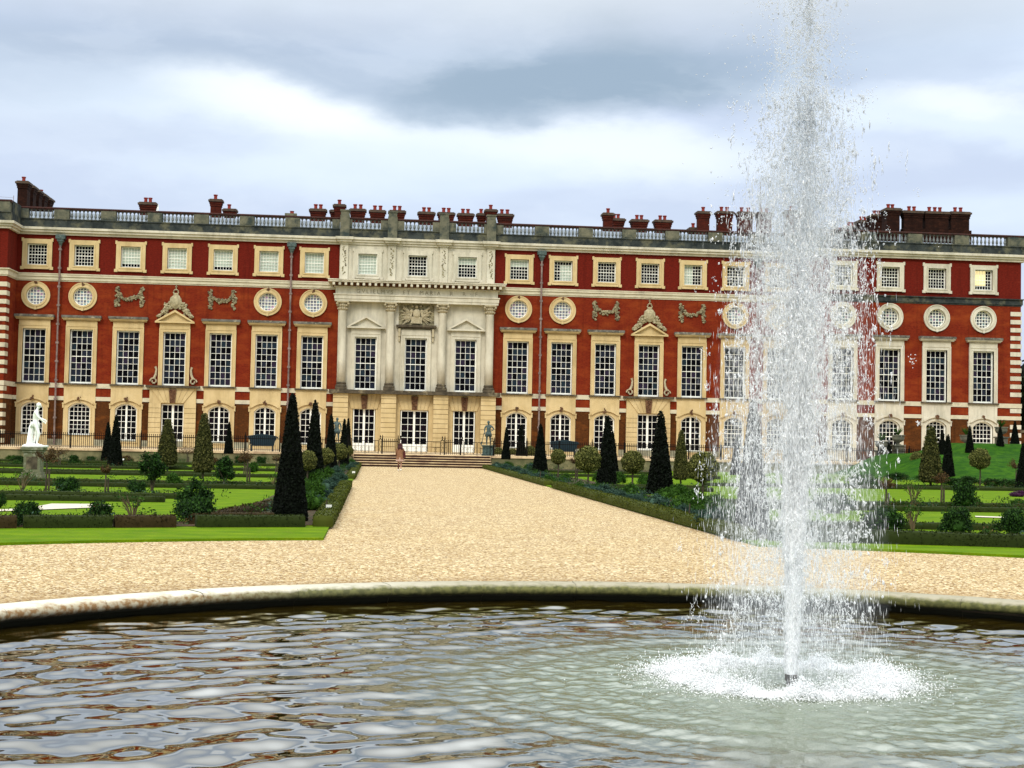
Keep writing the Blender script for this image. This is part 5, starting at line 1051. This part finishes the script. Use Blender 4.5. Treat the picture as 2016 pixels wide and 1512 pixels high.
# bronze warriors on round pedestals by the gates
def bronze(px, label, s=1):
    pp = on(px, 893, -18.4); e = empty('bronze_statue_pedestal', (pp[0], -18.4, .85)); tag(e, 'weathered round pedestal '+('left' if s < 0 else 'right')+' of the garden gates', 'pedestal', 'round pedestals by the gates')
    MB().lathe([(.48, 0), (.48, .1), (.42, .15), (.42, .62), (.5, .68), (.5, .76)], 0, 0, 0, 18).build('drum', mat('verdigris_pedestal', (.09, .15, .14), (.04, .08, .075), scale=5, rough=.8), e)
    b = empty('bronze_statue', (pp[0], -18.4, 1.61)); tag(b, label, 'statue', 'green bronze statues by the gates'); b.scale = (s*.93, .93, .93)
    J = dict(hip=(0, 0, .98, .15), waist=(0, 0, 1.15, .13), chest=(.01, 0, 1.38, .175), neck=(0, 0, 1.58, .06), head=(-.02, -.02, 1.70, .088), top=(-.02, -.02, 1.82, .08), shl=(-.22, 0, 1.48, .075), ell=(-.32, -.03, 1.2, .055), wrl=(-.30, -.12, .98, .036), shr=(.22, 0, 1.48, .075), elr=(.42, .02, 1.26, .055), wrr=(.24, -.1, 1.1, .036),
             hl=(-.1, 0, .9, .115), kl=(-.13, -.05, .5, .075), al=(-.13, .02, .1, .045), tl=(-.16, -.13, .05, .04), hr=(.1, 0, .9, .115), kr=(.14, -.02, .5, .075), ar=(.17, .03, .1, .045), tr=(.22, -.12, .05, .04))
    E2 = [('hip', 'waist'), ('waist', 'chest'), ('chest', 'neck'), ('neck', 'head'), ('head', 'top'), ('chest', 'shl'), ('shl', 'ell'), ('ell', 'wrl'), ('chest', 'shr'), ('shr', 'elr'), ('elr', 'wrr'), ('hip', 'hl'), ('hl', 'kl'), ('kl', 'al'), ('al', 'tl'), ('hip', 'hr'), ('hr', 'kr'), ('kr', 'ar'), ('ar', 'tr')]
    hand(J, E2, 'wrl', (0, -.2, -1), 1); hand(J, E2, 'wrr', (-1, -.3, -.1), -1)
    skin('body', J, E2, M_bronze, b); head_bits(b, (-.02, -.02, 1.75), M_bronze, .1, (0, -1, 0), M_bronze)
    k_ = MB()
    for i in range(12): a = 2*math.pi*i/12; k_.tube([(.15*math.cos(a), .13*math.sin(a), 1.02), (.24*math.cos(a), .2*math.sin(a), .66)], [.05, .055], 6)
    k_.build('tunic', M_bronze, b, True); MB().tube([(-.55, -.1, 0), (-.36, -.14, .95)], .025, 6).tube([(-.5, -.1, .25), (-.58, -.1, .05)], .06, 6).build('club', M_bronze, b)
bronze(961, 'green bronze man with one hand on his hip, right of the centre doors', 1); bronze(662, 'green bronze man standing behind the yew spires, left of the centre doors', -1)
# woman walking up to the steps, seen from behind
p = at(787, 927, 0.); e = empty('person', (p[0], p[1], 0)); tag(e, 'person with long auburn hair in a beige cardigan walking towards the steps', 'person')
kk = ppm(p); e.scale = ((927-873)/kk/1.66,)*3
M_skin = mat('skin', (.45, .24, .16)); M_hair = mat('auburn_hair', (.06, .008, .006), (.03, .005, .004), scale=20, rough=.6); M_card = mat('beige_knit', (.30, .15, .075), (.22, .10, .05), scale=12, rough=.95)
M_skirt = mat('patterned_skirt', (.62, .44, .34), (.40, .22, .16), scale=26, rough=.9, lo=.45, hi=.55); M_boot = mat('dark_sock', (.09, .02, .012)); M_bag = mat('maroon_leather', (.09, .006, .008), (.06, .004, .005), scale=8, rough=.5)
J = dict(hip=(0, 0, .88, .12), waist=(0, 0, 1.03, .095), chest=(0, .01, 1.24, .12), neck=(0, .02, 1.41, .045), head=(0, .03, 1.52, .075), top=(0, .03, 1.60, .07), shl=(-.16, .01, 1.32, .05), ell=(-.22, .02, 1.06, .038), wrl=(-.2, .1, .86, .026), shr=(.16, .01, 1.32, .05), elr=(.22, .03, 1.06, .038), wrr=(.2, .14, .92, .026),
         hl=(-.08, 0, .82, .085), kl=(-.08, .07, .46, .052), al=(-.09, .03, .09, .034), tl=(-.09, .13, .04, .03), hr=(.08, 0, .82, .085), kr=(.07, .0, .45, .052), ar=(.06, -.16, .13, .034), tr=(.06, -.1, .03, .03))
E3 = [('hip', 'waist'), ('waist', 'chest'), ('chest', 'neck'), ('neck', 'head'), ('head', 'top'), ('chest', 'shl'), ('shl', 'ell'), ('ell', 'wrl'), ('chest', 'shr'), ('shr', 'elr'), ('elr', 'wrr'), ('hip', 'hl'), ('hl', 'kl'), ('kl', 'al'), ('al', 'tl'), ('hip', 'hr'), ('hr', 'kr'), ('kr', 'ar'), ('ar', 'tr')]
hand(J, E3, 'wrl', (0, .3, -1), 1); hand(J, E3, 'wrr', (0, .3, -1), -1)
skin('body', J, E3, M_skin, e); head_bits(e, (0, .03, 1.55), M_skin, .092, (0, 1, 0), M_hair, .42)
def shell(name, prof, m, parent, n=30, open_front=False, wob=.03):
    V = []
    for i, (rx, ry, z, cy) in enumerate(prof):
        for a in range(n): t_ = 2*math.pi*a/n; k = 1+wob*math.sin(t_*7+i*.5)*(i/len(prof)); V.append((rx*k*math.cos(t_), cy+ry*k*math.sin(t_), z))
    F_ = [(i*n+a, i*n+(a+1) % n, (i+1)*n+(a+1) % n, (i+1)*n+a) for i in range(len(prof)-1) for a in range(n)]; return meshobj(name, V, F_, m, parent, True)
shell('skirt', [(.13, .11, 1.0, 0), (.17, .15, .9, 0), (.2, .18, .75, 0), (.25, .22, .58, 0)], M_skirt, e, wob=.14)
cg = shell('cardigan', [(.05, .05, 1.42, .02), (.14, .09, 1.38, .01), (.19, .12, 1.3, .01), (.19, .13, 1.15, 0), (.19, .14, 1.0, 0), (.21, .16, .85, -.01), (.23, .17, .70, -.02)], M_card, e, wob=.06)
for s in (-1, 1): MB().tube([(s*.15, .01, 1.34), (s*.215, .02, 1.2), (s*.235, .03, 1.06), (s*.215, .09, .92)], [.06, .058, .052, .045], 9).build('sleeve', M_card, e, True)
for kx, ky, sx in (('ar', 'tr', .06), ('al', 'tl', -.09)): a, b = J[kx], J[ky]; MB().tube([(a[0], a[1]-.03, a[2]-.03), (b[0], b[1]+.03, b[2]-.005)], [.045, .04], 8).build('shoe', M_white, e, True)
MB().tube([(-.085, .06, .40), (-.09, .03, .12)], [.048, .04], 8).build('sock', M_boot, e, True)
g = empty('shoulder_bag', (p[0], p[1], 0)); g.scale = tuple(e.scale); tag(g, 'maroon shoulder bag hanging on the right of the walking person', 'bag')
MB().poly([(.17, .8), (.34, .8), (.31, 1.2), (.22, 1.24)], -.1, .05).build('pouch', M_bag, g); MB().tube([(.25, -.02, 1.2), (.17, -.04, 1.34), (.12, .0, 1.39), (.14, .1, 1.3)], .014, 5).build('strap', M_bag, g)

# ------------------------------------------------------------------ round pool
def pool():
    e = empty('pool_kerb', (BC[0], BC[1], 0)); tag(e, 'circular moulded stone kerb around the fountain pond, stained with moss and orange lichen', 'kerb')
    m = bpy.data.materials.new('kerb_stone'); m.use_nodes = True; t = m.node_tree; b = t.nodes['Principled BSDF']; b.inputs['Roughness'].default_value = .75; b.inputs['Specular IOR Level'].default_value = .2
    g = N(t, 'ShaderNodeNewGeometry'); sx = N(t, 'ShaderNodeSeparateXYZ'); t.links.new(g.outputs['Position'], sx.inputs[0])
    n1 = N(t, 'ShaderNodeTexNoise'); n1.inputs['Scale'].default_value = 5; n1.inputs['Detail'].default_value = 8; n1.inputs['Roughness'].default_value = .7; t.links.new(g.outputs['Position'], n1.inputs['Vector'])
    n2 = N(t, 'ShaderNodeTexNoise'); n2.inputs['Scale'].default_value = 1.1; n2.inputs['Detail'].default_value = 4; t.links.new(g.outputs['Position'], n2.inputs['Vector'])
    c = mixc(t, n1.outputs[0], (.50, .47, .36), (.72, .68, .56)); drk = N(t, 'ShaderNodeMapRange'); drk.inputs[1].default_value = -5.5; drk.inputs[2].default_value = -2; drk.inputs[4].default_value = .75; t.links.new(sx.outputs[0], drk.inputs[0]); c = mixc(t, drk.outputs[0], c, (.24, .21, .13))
    # moss and lichen grow on the lower, damp half of the roll
    z = math_(t, 'ADD', sx.outputs[2], math_(t, 'MULTIPLY', math_(t, 'SUBTRACT', n1.outputs[0], .5), .12))
    r = N(t, 'ShaderNodeMapRange'); r.inputs[1].default_value = .098; r.inputs[2].default_value = .06; t.links.new(z, r.inputs[0])
    lich = N(t, 'ShaderNodeMapRange'); lich.inputs[1].default_value = -5.5; lich.inputs[2].default_value = -3.6; t.links.new(math_(t, 'ADD', sx.outputs[0], math_(t, 'MULTIPLY', n2.outputs[0], 1.0)), lich.inputs[0])
    n6 = N(t, 'ShaderNodeTexNoise'); n6.inputs['Scale'].default_value = 16; n6.inputs['Detail'].default_value = 5; t.links.new(g.outputs['Position'], n6.inputs['Vector']); r6 = N(t, 'ShaderNodeMapRange'); r6.inputs[1].default_value = .42; r6.inputs[2].default_value = .6; t.links.new(n6.outputs[0], r6.inputs[0]); mos = mixc(t, lich.outputs[0], mixc(t, r6.outputs[0], (.20, .09, .012), (.42, .36, .24)), mixc(t, r6.outputs[0], (.055, .06, .008), (.13, .13, .03))); c = mixc(t, math_(t, 'MULTIPLY', r.outputs[0], .9), c, mos)
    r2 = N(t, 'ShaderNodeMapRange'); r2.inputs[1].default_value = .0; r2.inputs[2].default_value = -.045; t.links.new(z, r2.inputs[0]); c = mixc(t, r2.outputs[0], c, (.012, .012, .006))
    t.links.new(c, b.inputs['Base Color']); bp = N(t, 'ShaderNodeBump'); bp.inputs['Strength'].default_value = .3; bp.inputs['Distance'].default_value = .02; t.links.new(n1.outputs[0], bp.inputs['Height']); t.links.new(bp.outputs[0], b.inputs['Normal'])
    prof = [(9.16, -.02), (9.15, .08), (9.13, .10), (9.0, .102), (8.80, .100), (8.74, .09), (8.705, .065), (8.69, .03), (8.70, -.01), (8.73, -.035), (8.8, -.06), (8.84, -.075), (8.84, -.11), (8.87, -.12), (8.88, -.9)]
    nb = 44; gap = .0025
    for k in range(nb):                      # separate kerb stones with open joints
        a0 = 2*math.pi*k/nb+gap/9; a1 = 2*math.pi*(k+1)/nb-gap/9; V = []; sg = 6; dz = random.uniform(-.004, .004)
        for q in range(sg+1):
            a = a0+(a1-a0)*q/sg
            for r_, z_ in prof: V.append((r_*math.cos(a), r_*math.sin(a), z_+dz))
        n = len(prof); F_ = [(q*n+i, q*n+i+1, (q+1)*n+i+1, (q+1)*n+i) for q in range(sg) for i in range(n-1)]
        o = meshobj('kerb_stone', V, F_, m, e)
        o.data.polygons.foreach_set('use_smooth', [True]*len(F_))
    V = []; n = len(prof); sg = 160
    for q in range(sg):
        a = 2*math.pi*q/sg
        for r_, z_ in prof: V.append(((9.0+(r_-9.0)*.93)*math.cos(a), (9.0+(r_-9.0)*.93)*math.sin(a), z_*.93-.006))
    meshobj('mortar', V, [(q*n+i, q*n+i+1, ((q+1) % sg)*n+i+1, ((q+1) % sg)*n+i) for q in range(sg) for i in range(n-1)], M_ledge, e)
    V = []; n = 96
    for r_, z_ in ((8.9, -.05), (8.9, -1.0), (0, -1.0)):
        for a in range(n): V.append((r_*math.cos(2*math.pi*a/n), r_*math.sin(2*math.pi*a/n), z_))
    F_ = [(i*n+a, i*n+(a+1) % n, (i+1)*n+(a+1) % n, (i+1)*n+a) for i in range(2) for a in range(n)]
    meshobj('basin', V, F_, mat('dark_basin', (.035, .03, .012), (.015, .014, .006), scale=3, rough=.95), e)
pool()
JX, JY = .42, -105.44
def water():
    # measured pond surface as real waves: long ripples away from the jet, fine chop around it
    h = .033; n = int(2*8.95/h); ax = np.linspace(-8.95, 8.95, n+1); X, Y = np.meshgrid(ax+BC[0], ax+BC[1]); Z = np.zeros_like(X)
    d = np.hypot(X-JX, Y-JY); calm = 1/(1+np.exp(-(d-3.2)/.55)); near = 1-calm
    wx = .22*np.sin(X*1.3+Y*.7)+.18*np.sin(X*.8-Y*1.7+1); wy = .2*np.sin(X*1.1-Y*.9+2)+.13*np.sin(X*2.3+Y*1.1)
    for i in range(40):
        lam = RNG.uniform(.26, .85); th = RNG.normal(math.pi/2+.16, .62); k = 2*np.pi/lam; A = .00122*(lam/.5)**1.1
        ph = RNG.uniform(0, 6.28); s = np.sin(k*((X+wx*.5)*np.cos(th)+(Y+wy*.5)*np.sin(th))+ph); Z += A*(s+.35*s*s)*(.25+.75*calm)
    for i in range(26):
        lam = RNG.uniform(.16, .4); th = RNG.uniform(0, np.pi) if i % 2 else RNG.normal(math.pi/2, .6); k = 2*np.pi/lam; Z += .00065*np.sin(k*(X*np.cos(th)+Y*np.sin(th)+wx*.3)+RNG.uniform(0, 6.28))*(.5+.8*near)
    for i in range(10):
        lam = RNG.uniform(.25, .6); Z += .0016*np.sin(2*np.pi/lam*(d+wx*.12)+RNG.uniform(0, 6.28))*np.exp(-((d-2.2)/1.6)**2)
    for i in range(46):
        lam = RNG.uniform(.09, .2); th = RNG.uniform(0, np.pi); Z += .0006*np.sin(2*np.pi/lam*(X*np.cos(th)+Y*np.sin(th))+RNG.uniform(0, 6.28))*near
    V = np.stack([X, Y, Z+WZ], -1).reshape(-1, 3); I = np.arange((n+1)**2).reshape(n+1, n+1); F_ = np.stack([I[:-1, :-1], I[:-1, 1:], I[1:, 1:], I[1:, :-1]], -1).reshape(-1, 4)
    rr = np.hypot(X-BC[0], Y-BC[1]).reshape(-1); keep = np.all(rr[F_] < 8.9, axis=1); F_ = F_[keep]; used = np.unique(F_); mp = -np.ones(len(V), int); mp[used] = np.arange(len(used))
    m = bpy.data.materials.new('pond_water'); m.use_nodes = True; t = m.node_tree; t.nodes.remove(t.nodes['Principled BSDF']); out = t.nodes['Material Output']
    g = N(t, 'ShaderNodeNewGeometry'); nz = N(t, 'ShaderNodeTexNoise'); nz.inputs['Scale'].default_value = 14; nz.inputs['Detail'].default_value = 4; t.links.new(g.outputs['Position'], nz.inputs['Vector'])
    dist = N(t, 'ShaderNodeVectorMath', operation='DISTANCE'); dist.inputs[1].default_value = (JX, JY, WZ); t.links.new(g.outputs['Position'], dist.inputs[0])
    fo = N(t, 'ShaderNodeMapRange', interpolation_type='SMOOTHSTEP'); fo.inputs[1].default_value = 4.3; fo.inputs[2].default_value = 1.6; t.links.new(dist.outputs['Value'], fo.inputs[0])
    bp = N(t, 'ShaderNodeBump'); bp.inputs['Distance'].default_value = .012; t.links.new(nz.outputs[0], bp.inputs['Height']); t.links.new(math_(t, 'MULTIPLY', fo.outputs[0], .8), bp.inputs['Strength'])
    dif = N(t, 'ShaderNodeBsdfDiffuse'); col = mixc(t, fo.outputs[0], (.020, .013, .001), (.12, .15, .09)); t.links.new(col, dif.inputs[0])
    gl = N(t, 'ShaderNodeBsdfGlossy'); gl.inputs['Roughness'].default_value = .03; gl.inputs[0].default_value = (1, 1, .97, 1); t.links.new(bp.outputs[0], gl.inputs['Normal'])
    fr = N(t, 'ShaderNodeFresnel'); fr.inputs['IOR'].default_value = 3.1; t.links.new(bp.outputs[0], fr.inputs['Normal'])
    mx = N(t, 'ShaderNodeMixShader'); t.links.new(math_(t, 'MULTIPLY', math_(t, 'ADD', math_(t, 'MULTIPLY', fr.outputs[0], .95), .12, clamp=True), math_(t, 'SUBTRACT', 1.0, math_(t, 'MULTIPLY', fo.outputs[0], .30))), mx.inputs[0]); t.links.new(dif.outputs[0], mx.inputs[1]); t.links.new(gl.outputs[0], mx.inputs[2]); t.links.new(mx.outputs[0], out.inputs[0])
    o = meshobj('water', V[used], mp[F_], m, smooth=True); tag(o, kind='structure')
water()

# ------------------------------------------------------------------ fountain
M_drop = bpy.data.materials.new('greyed_plume_spray'); M_drop.use_nodes = True
def _drop(M_, trans, c_=(.975, .985, .99)):
    t = M_.node_tree; b = t.nodes['Principled BSDF']; b.inputs['Base Color'].default_value = c_+(1,); b.inputs['Roughness'].default_value = .35; b.inputs['Specular IOR Level'].default_value = .3
    tr = N(t, 'ShaderNodeBsdfTranslucent'); tr.inputs[0].default_value = c_+(1,); mx = N(t, 'ShaderNodeMixShader'); mx.inputs[0].default_value = .12
    t.links.new(b.outputs[0], mx.inputs[1]); t.links.new(tr.outputs[0], mx.inputs[2])
    tp = N(t, 'ShaderNodeBsdfTransparent'); m2 = N(t, 'ShaderNodeMixShader'); m2.inputs[0].default_value = trans; t.links.new(mx.outputs[0], m2.inputs[1]); t.links.new(tp.outputs[0], m2.inputs[2]); t.links.new(m2.outputs[0], t.nodes['Material Output'].inputs[0])
_drop(M_drop, .45, (.74, .78, .82)); M_white_spray = bpy.data.materials.new('falling_spray'); M_white_spray.use_nodes = True; _drop(M_white_spray, .38); M_foam = bpy.data.materials.new('white_water'); M_foam.use_nodes = True; _drop(M_foam, .0)  # plume drops: greyness against bright sky put into the colour; lower spray stays white
def drops(P, D, L, Wd):
    n = len(P); D = unit(D); u = unit(np.cross(D, RNG.normal(size=(n, 3)))); w = np.cross(D, u); L = L[:, None]; Wd = Wd[:, None]
    V = np.stack([P-D*L, P+u*Wd, P+w*Wd, P-u*Wd, P-w*Wd, P+D*L], 1).reshape(-1, 3)
    q = np.array([[0, 2, 1], [0, 3, 2], [0, 4, 3], [0, 1, 4], [5, 1, 2], [5, 2, 3], [5, 3, 4], [5, 4, 1]]); F_ = (np.arange(n)[:, None, None]*6+q[None]).reshape(-1, 3); return V, F_
def axis_x(z): return JX+.012*z+.006*z*z*.3       # the jet leans a little with the breeze
def pol(n, r, a=None):
    a = RNG.uniform(0, 2*np.pi, n) if a is None else a; return r*np.cos(a), r*np.sin(a)
def fountain():
    e = empty('fountain', (0, 0, 0)); tag(e, 'tall white fountain jet rising from a dark nozzle in the round pond', 'fountain'); z0 = -.03
    MB().lathe([(.055, WZ-.5), (.042, z0-.06), (.056, z0-.055), (.058, z0), (.045, z0+.005)], JX, JY, 0, 16).build('nozzle', mat('corroded_nozzle', (.05, .03, .018), (.015, .012, .01), scale=30, rough=.8), e)
    # solid core of the jet: ragged tongues of white water
    def tongue(x0, y0, za, zb_, r0, r1, name):
        V = []; k = 22; ns = int((zb_-za)/.022); ph = random.uniform(0, 50)
        for i in range(ns+1):
            q = i/ns; z = za+(zb_-za)*q; r = (r0+(r1-r0)*q**.8)*(1 if q < .75 else max(.04, 1-((q-.75)/.25)**2))
            for a in range(k):
                t_ = 2*math.pi*a/k; j = 1+(.12+.5*min(max(z, 0)/1.6, 1))*noise.noise(Vector((math.cos(t_)*1.5, math.sin(t_)*1.5, z*3.0+ph)))+random.uniform(-.05, .05)*(1+2*max(z, 0))
                V.append((axis_x(z)+x0*q+r*j*math.cos(t_)+.03*noise.noise(Vector((ph, 0, z*2)))*q, JY+y0*q+r*j*math.sin(t_), z))
        V = np.array(V); F_ = np.array([[i*k+a, i*k+(a+1) % k, (i+1)*k+(a+1) % k, (i+1)*k+a] for i in range(ns) for a in range(k)]); meshobj(name, V, F_, M_foam, e)
    tongue(0, 0, z0, 1.7, .050, .085, 'jet_core'); tongue(.10, .0, z0+.2, 2.4, .035, .035, 'jet_core'); tongue(-.10, .02, z0+.2, 2.0, .035, .035, 'jet_core'); tongue(-.02, -.03, z0+.3, 3.5, .03, .028, 'jet_core'); tongue(.03, .06, 1.0, 3.9, .022, .02, 'jet_core')
    S = []
    def add(x, y, z, D, L, Wd): S.append(drops(np.stack([x, y, z], 1), D, L, Wd))
    def rnd(a, b, n): return RNG.uniform(a, b, n)
    def clumped(n, nc, cz, cr, ca, spx, spz, D0, L, W_, dj=.25, left=0):
        i = RNG.integers(0, nc, n); w = RNG.random(nc)**2*1.6+.15; q = RNG.normal(0, 1, (n, 3))*np.stack([spx*w[i], spx*w[i], spz*w[i]], 1); cx = cr*np.cos(ca); cx = cx-np.where(cx < 0, left, 0)*np.abs(cx)
        z = cz[i]+q[:, 2]; add(axis_x(np.minimum(z, 4.5))+cx[i]+q[:, 0], JY+(cr*np.sin(ca))[i]+q[:, 1], z, RNG.normal(0, dj, (n, 3))+np.array([0, 0, D0]), L, W_)
    # fast rising sheath round the core
    n = 19000; z = z0+rnd(0, 1, n)**.85*3.4; sg = .02+.030*np.clip(z, 0, 3); x, y = pol(n, np.abs(RNG.normal(0, 1, n))*sg*.75+.03)
    add(axis_x(z)+x, JY+y, z, np.stack([x*.3, y*.3, np.ones(n)], 1), rnd(.01, .06, n), rnd(.0015, .0045, n))
    # long strings pulled out of the column
    nc = 1500; cz = rnd(.9, 5.2, nc); cr = np.abs(RNG.normal(0, 1, nc))*np.interp(cz, [.9, 2.2, 4, 5.2], [.09, .26, .36, .28]); clumped(11500, nc, cz, cr, rnd(0, 6.28, nc), .010, .085, 1, rnd(.012, .045, 11500), rnd(.002, .005, 11500), .1)
    # breaking plume at the top, in dense knots with open gaps
    nc = 520; cz = rnd(3.2, 7.2, nc); cr = np.abs(RNG.normal(0, 1, nc))*np.interp(cz, [3.2, 4.2, 5.4, 7.2], [.30, .28, .20, .12]); clumped(17000, nc, cz, cr, rnd(0, 6.28, nc), .045, .11, .8, rnd(.004, .015, 17000), rnd(.0022, .006, 17000), .5)
    nc = 1500; cz = rnd(2.6, 6.6, nc); cr = np.abs(RNG.normal(.12, .8, nc))*np.interp(cz, [2.6, 4.2, 5.4, 6.6], [.42, .42, .30, .20]); clumped(12000, nc, cz, cr, rnd(0, 6.28, nc), .016, .03, .6, rnd(.004, .011, 12000), rnd(.0025, .007, 12000), .6, .25)
    # falling curtain: thin streaks
    n = 52000; z = WZ+.02+rnd(0, 1, n)*4.6; a = rnd(0, 2*np.pi, n); r = np.interp(z, [-.3, 1, 3, 4, 5], [.82, .78, .66, .54, .40])*np.abs(RNG.normal(.66, .25, n)); x, y = pol(n, r, a); m_ = RNG.random(n) < .5+.5*np.sin(a*9+1)*np.sin(a*4); x, y, z = x[m_], y[m_], z[m_]; n = len(x)
    add(axis_x(np.minimum(z, 3))+x-.03, JY+y, z, np.stack([x*.04, y*.04, -np.ones(n)], 1), rnd(.012, .055, n), rnd(.0008, .0020, n))
    # heavy drops falling in clusters
    nc = 1500; cz = rnd(.2, 5.2, nc)**.9*1.17; cr = np.abs(RNG.normal(.5, .28, nc))*np.interp(cz, [.2, 3, 4.5, 5.2], [.82, .72, .6, .46]); clumped(27000, nc, cz, cr, rnd(0, 6.28, nc), .03, .06, 1.1, rnd(.006, .020, 27000), rnd(.0022, .0062, 27000), .4, .06)
    n = 420; z = rnd(.3, 4.8, n); x, y = pol(n, rnd(.1, .85, n)); add(axis_x(3.)+x-.03, JY+y, z, RNG.normal(0, .6, (n, 3))+np.array([0, 0, 1]), rnd(.012, .024, n), rnd(.008, .014, n))
    # stray drops
    n = 700; z = rnd(3.4, 6.6, n); x = -np.abs(RNG.normal(.15, .3, n)); add(axis_x(3.)+x-.05, JY+RNG.normal(0, .3, n), z, RNG.normal(0, 1, (n, 3)), rnd(.004, .012, n), rnd(.004, .010, n))
    n = 160; z = rnd(3.6, 6.6, n); x = np.abs(RNG.normal(.3, .2, n)); add(axis_x(3.)+x+.05, JY+RNG.normal(0, .3, n), z, RNG.normal(0, 1, (n, 3)), rnd(.004, .01, n), rnd(.003, .007, n))
    V, F_ = merge(S); up = V.reshape(-1, 6, 3)[:, :, 2].mean(1)+RNG.normal(0, .5, len(V)//6) > 3.7
    for nm, mk, mm in (('spray', ~up, M_white_spray), ('plume', up, M_drop)):
        v_ = V.reshape(-1, 6, 3)[mk].reshape(-1, 3); q = F_[:8]; f_ = (np.arange(len(v_)//6)[:, None, None]*6+q[None]).reshape(-1, 3); tag(meshobj(nm, v_, f_, mm, e), kind='stuff')
    # ring of splashes where the water lands
    S.clear(); ox, oy = JX+.06, JY+.42; n = 46000; a = rnd(0, 2*np.pi, n); cl = .5+.5*np.sin(a*17+np.sin(a*5)*2); r = .94+RNG.normal(0, .10, n)*(.7+.8*cl)+.05*np.sin(a*5)+.04*np.sin(a*13+2)
    z = WZ+np.abs(RNG.normal(0, .04, n))*(.3+cl**2*1.3); add(ox+r*1.02*np.cos(a), oy+r*.96*np.sin(a), z, RNG.normal(0, .6, (n, 3))+np.array([0, 0, .9]), rnd(.004, .018, n), rnd(.002, .007, n))
    n = 9000; a = rnd(0, 6.28, n); r = np.abs(RNG.normal(.9, .24, n)); add(ox+r*1.08*np.cos(a), oy+r*.97*np.sin(a), WZ+.004+np.abs(RNG.normal(0, .008, n)), RNG.normal(0, 1, (n, 3))*np.array([1, 1, .1]), rnd(.004, .016, n), rnd(.002, .006, n))
    V, F_ = merge(S); tag(meshobj('splash_ring', V, F_, M_foam, e), kind='stuff')
    # fine hanging mist
    def mist(name, prof, dens):
        m = bpy.data.materials.new(name); m.use_nodes = True; t = m.node_tree; t.nodes.remove(t.nodes['Principled BSDF']); v = N(t, 'ShaderNodeVolumePrincipled'); v.inputs['Color'].default_value = (.95, .98, 1, 1); v.inputs['Density'].default_value = dens; v.inputs['Anisotropy'].default_value = .2
        t.links.new(v.outputs[0], t.nodes['Material Output'].inputs['Volume']); o = MB().lathe(prof, 0, 0, 0, 20).build(name, m, e, True, (JX+.02, JY, 0)); tag(o, kind='stuff')
    mist('mist', [(.05, 1.6), (.22, 2.2), (.32, 3.0), (.36, 3.9), (.30, 4.8), (.20, 6), (.2, 7.2)], .3)
    for k, q in ((1.0, .045), (.84, .05), (.68, .06), (.5, .08)): mist('drizzle_mist', [(.70*k, WZ+.03), (.84*k, .6), (.80*k, 2.0), (.68*k, 3.2), (.5*k, 4.2), (.2*k, 4.9)], q)
fountain()
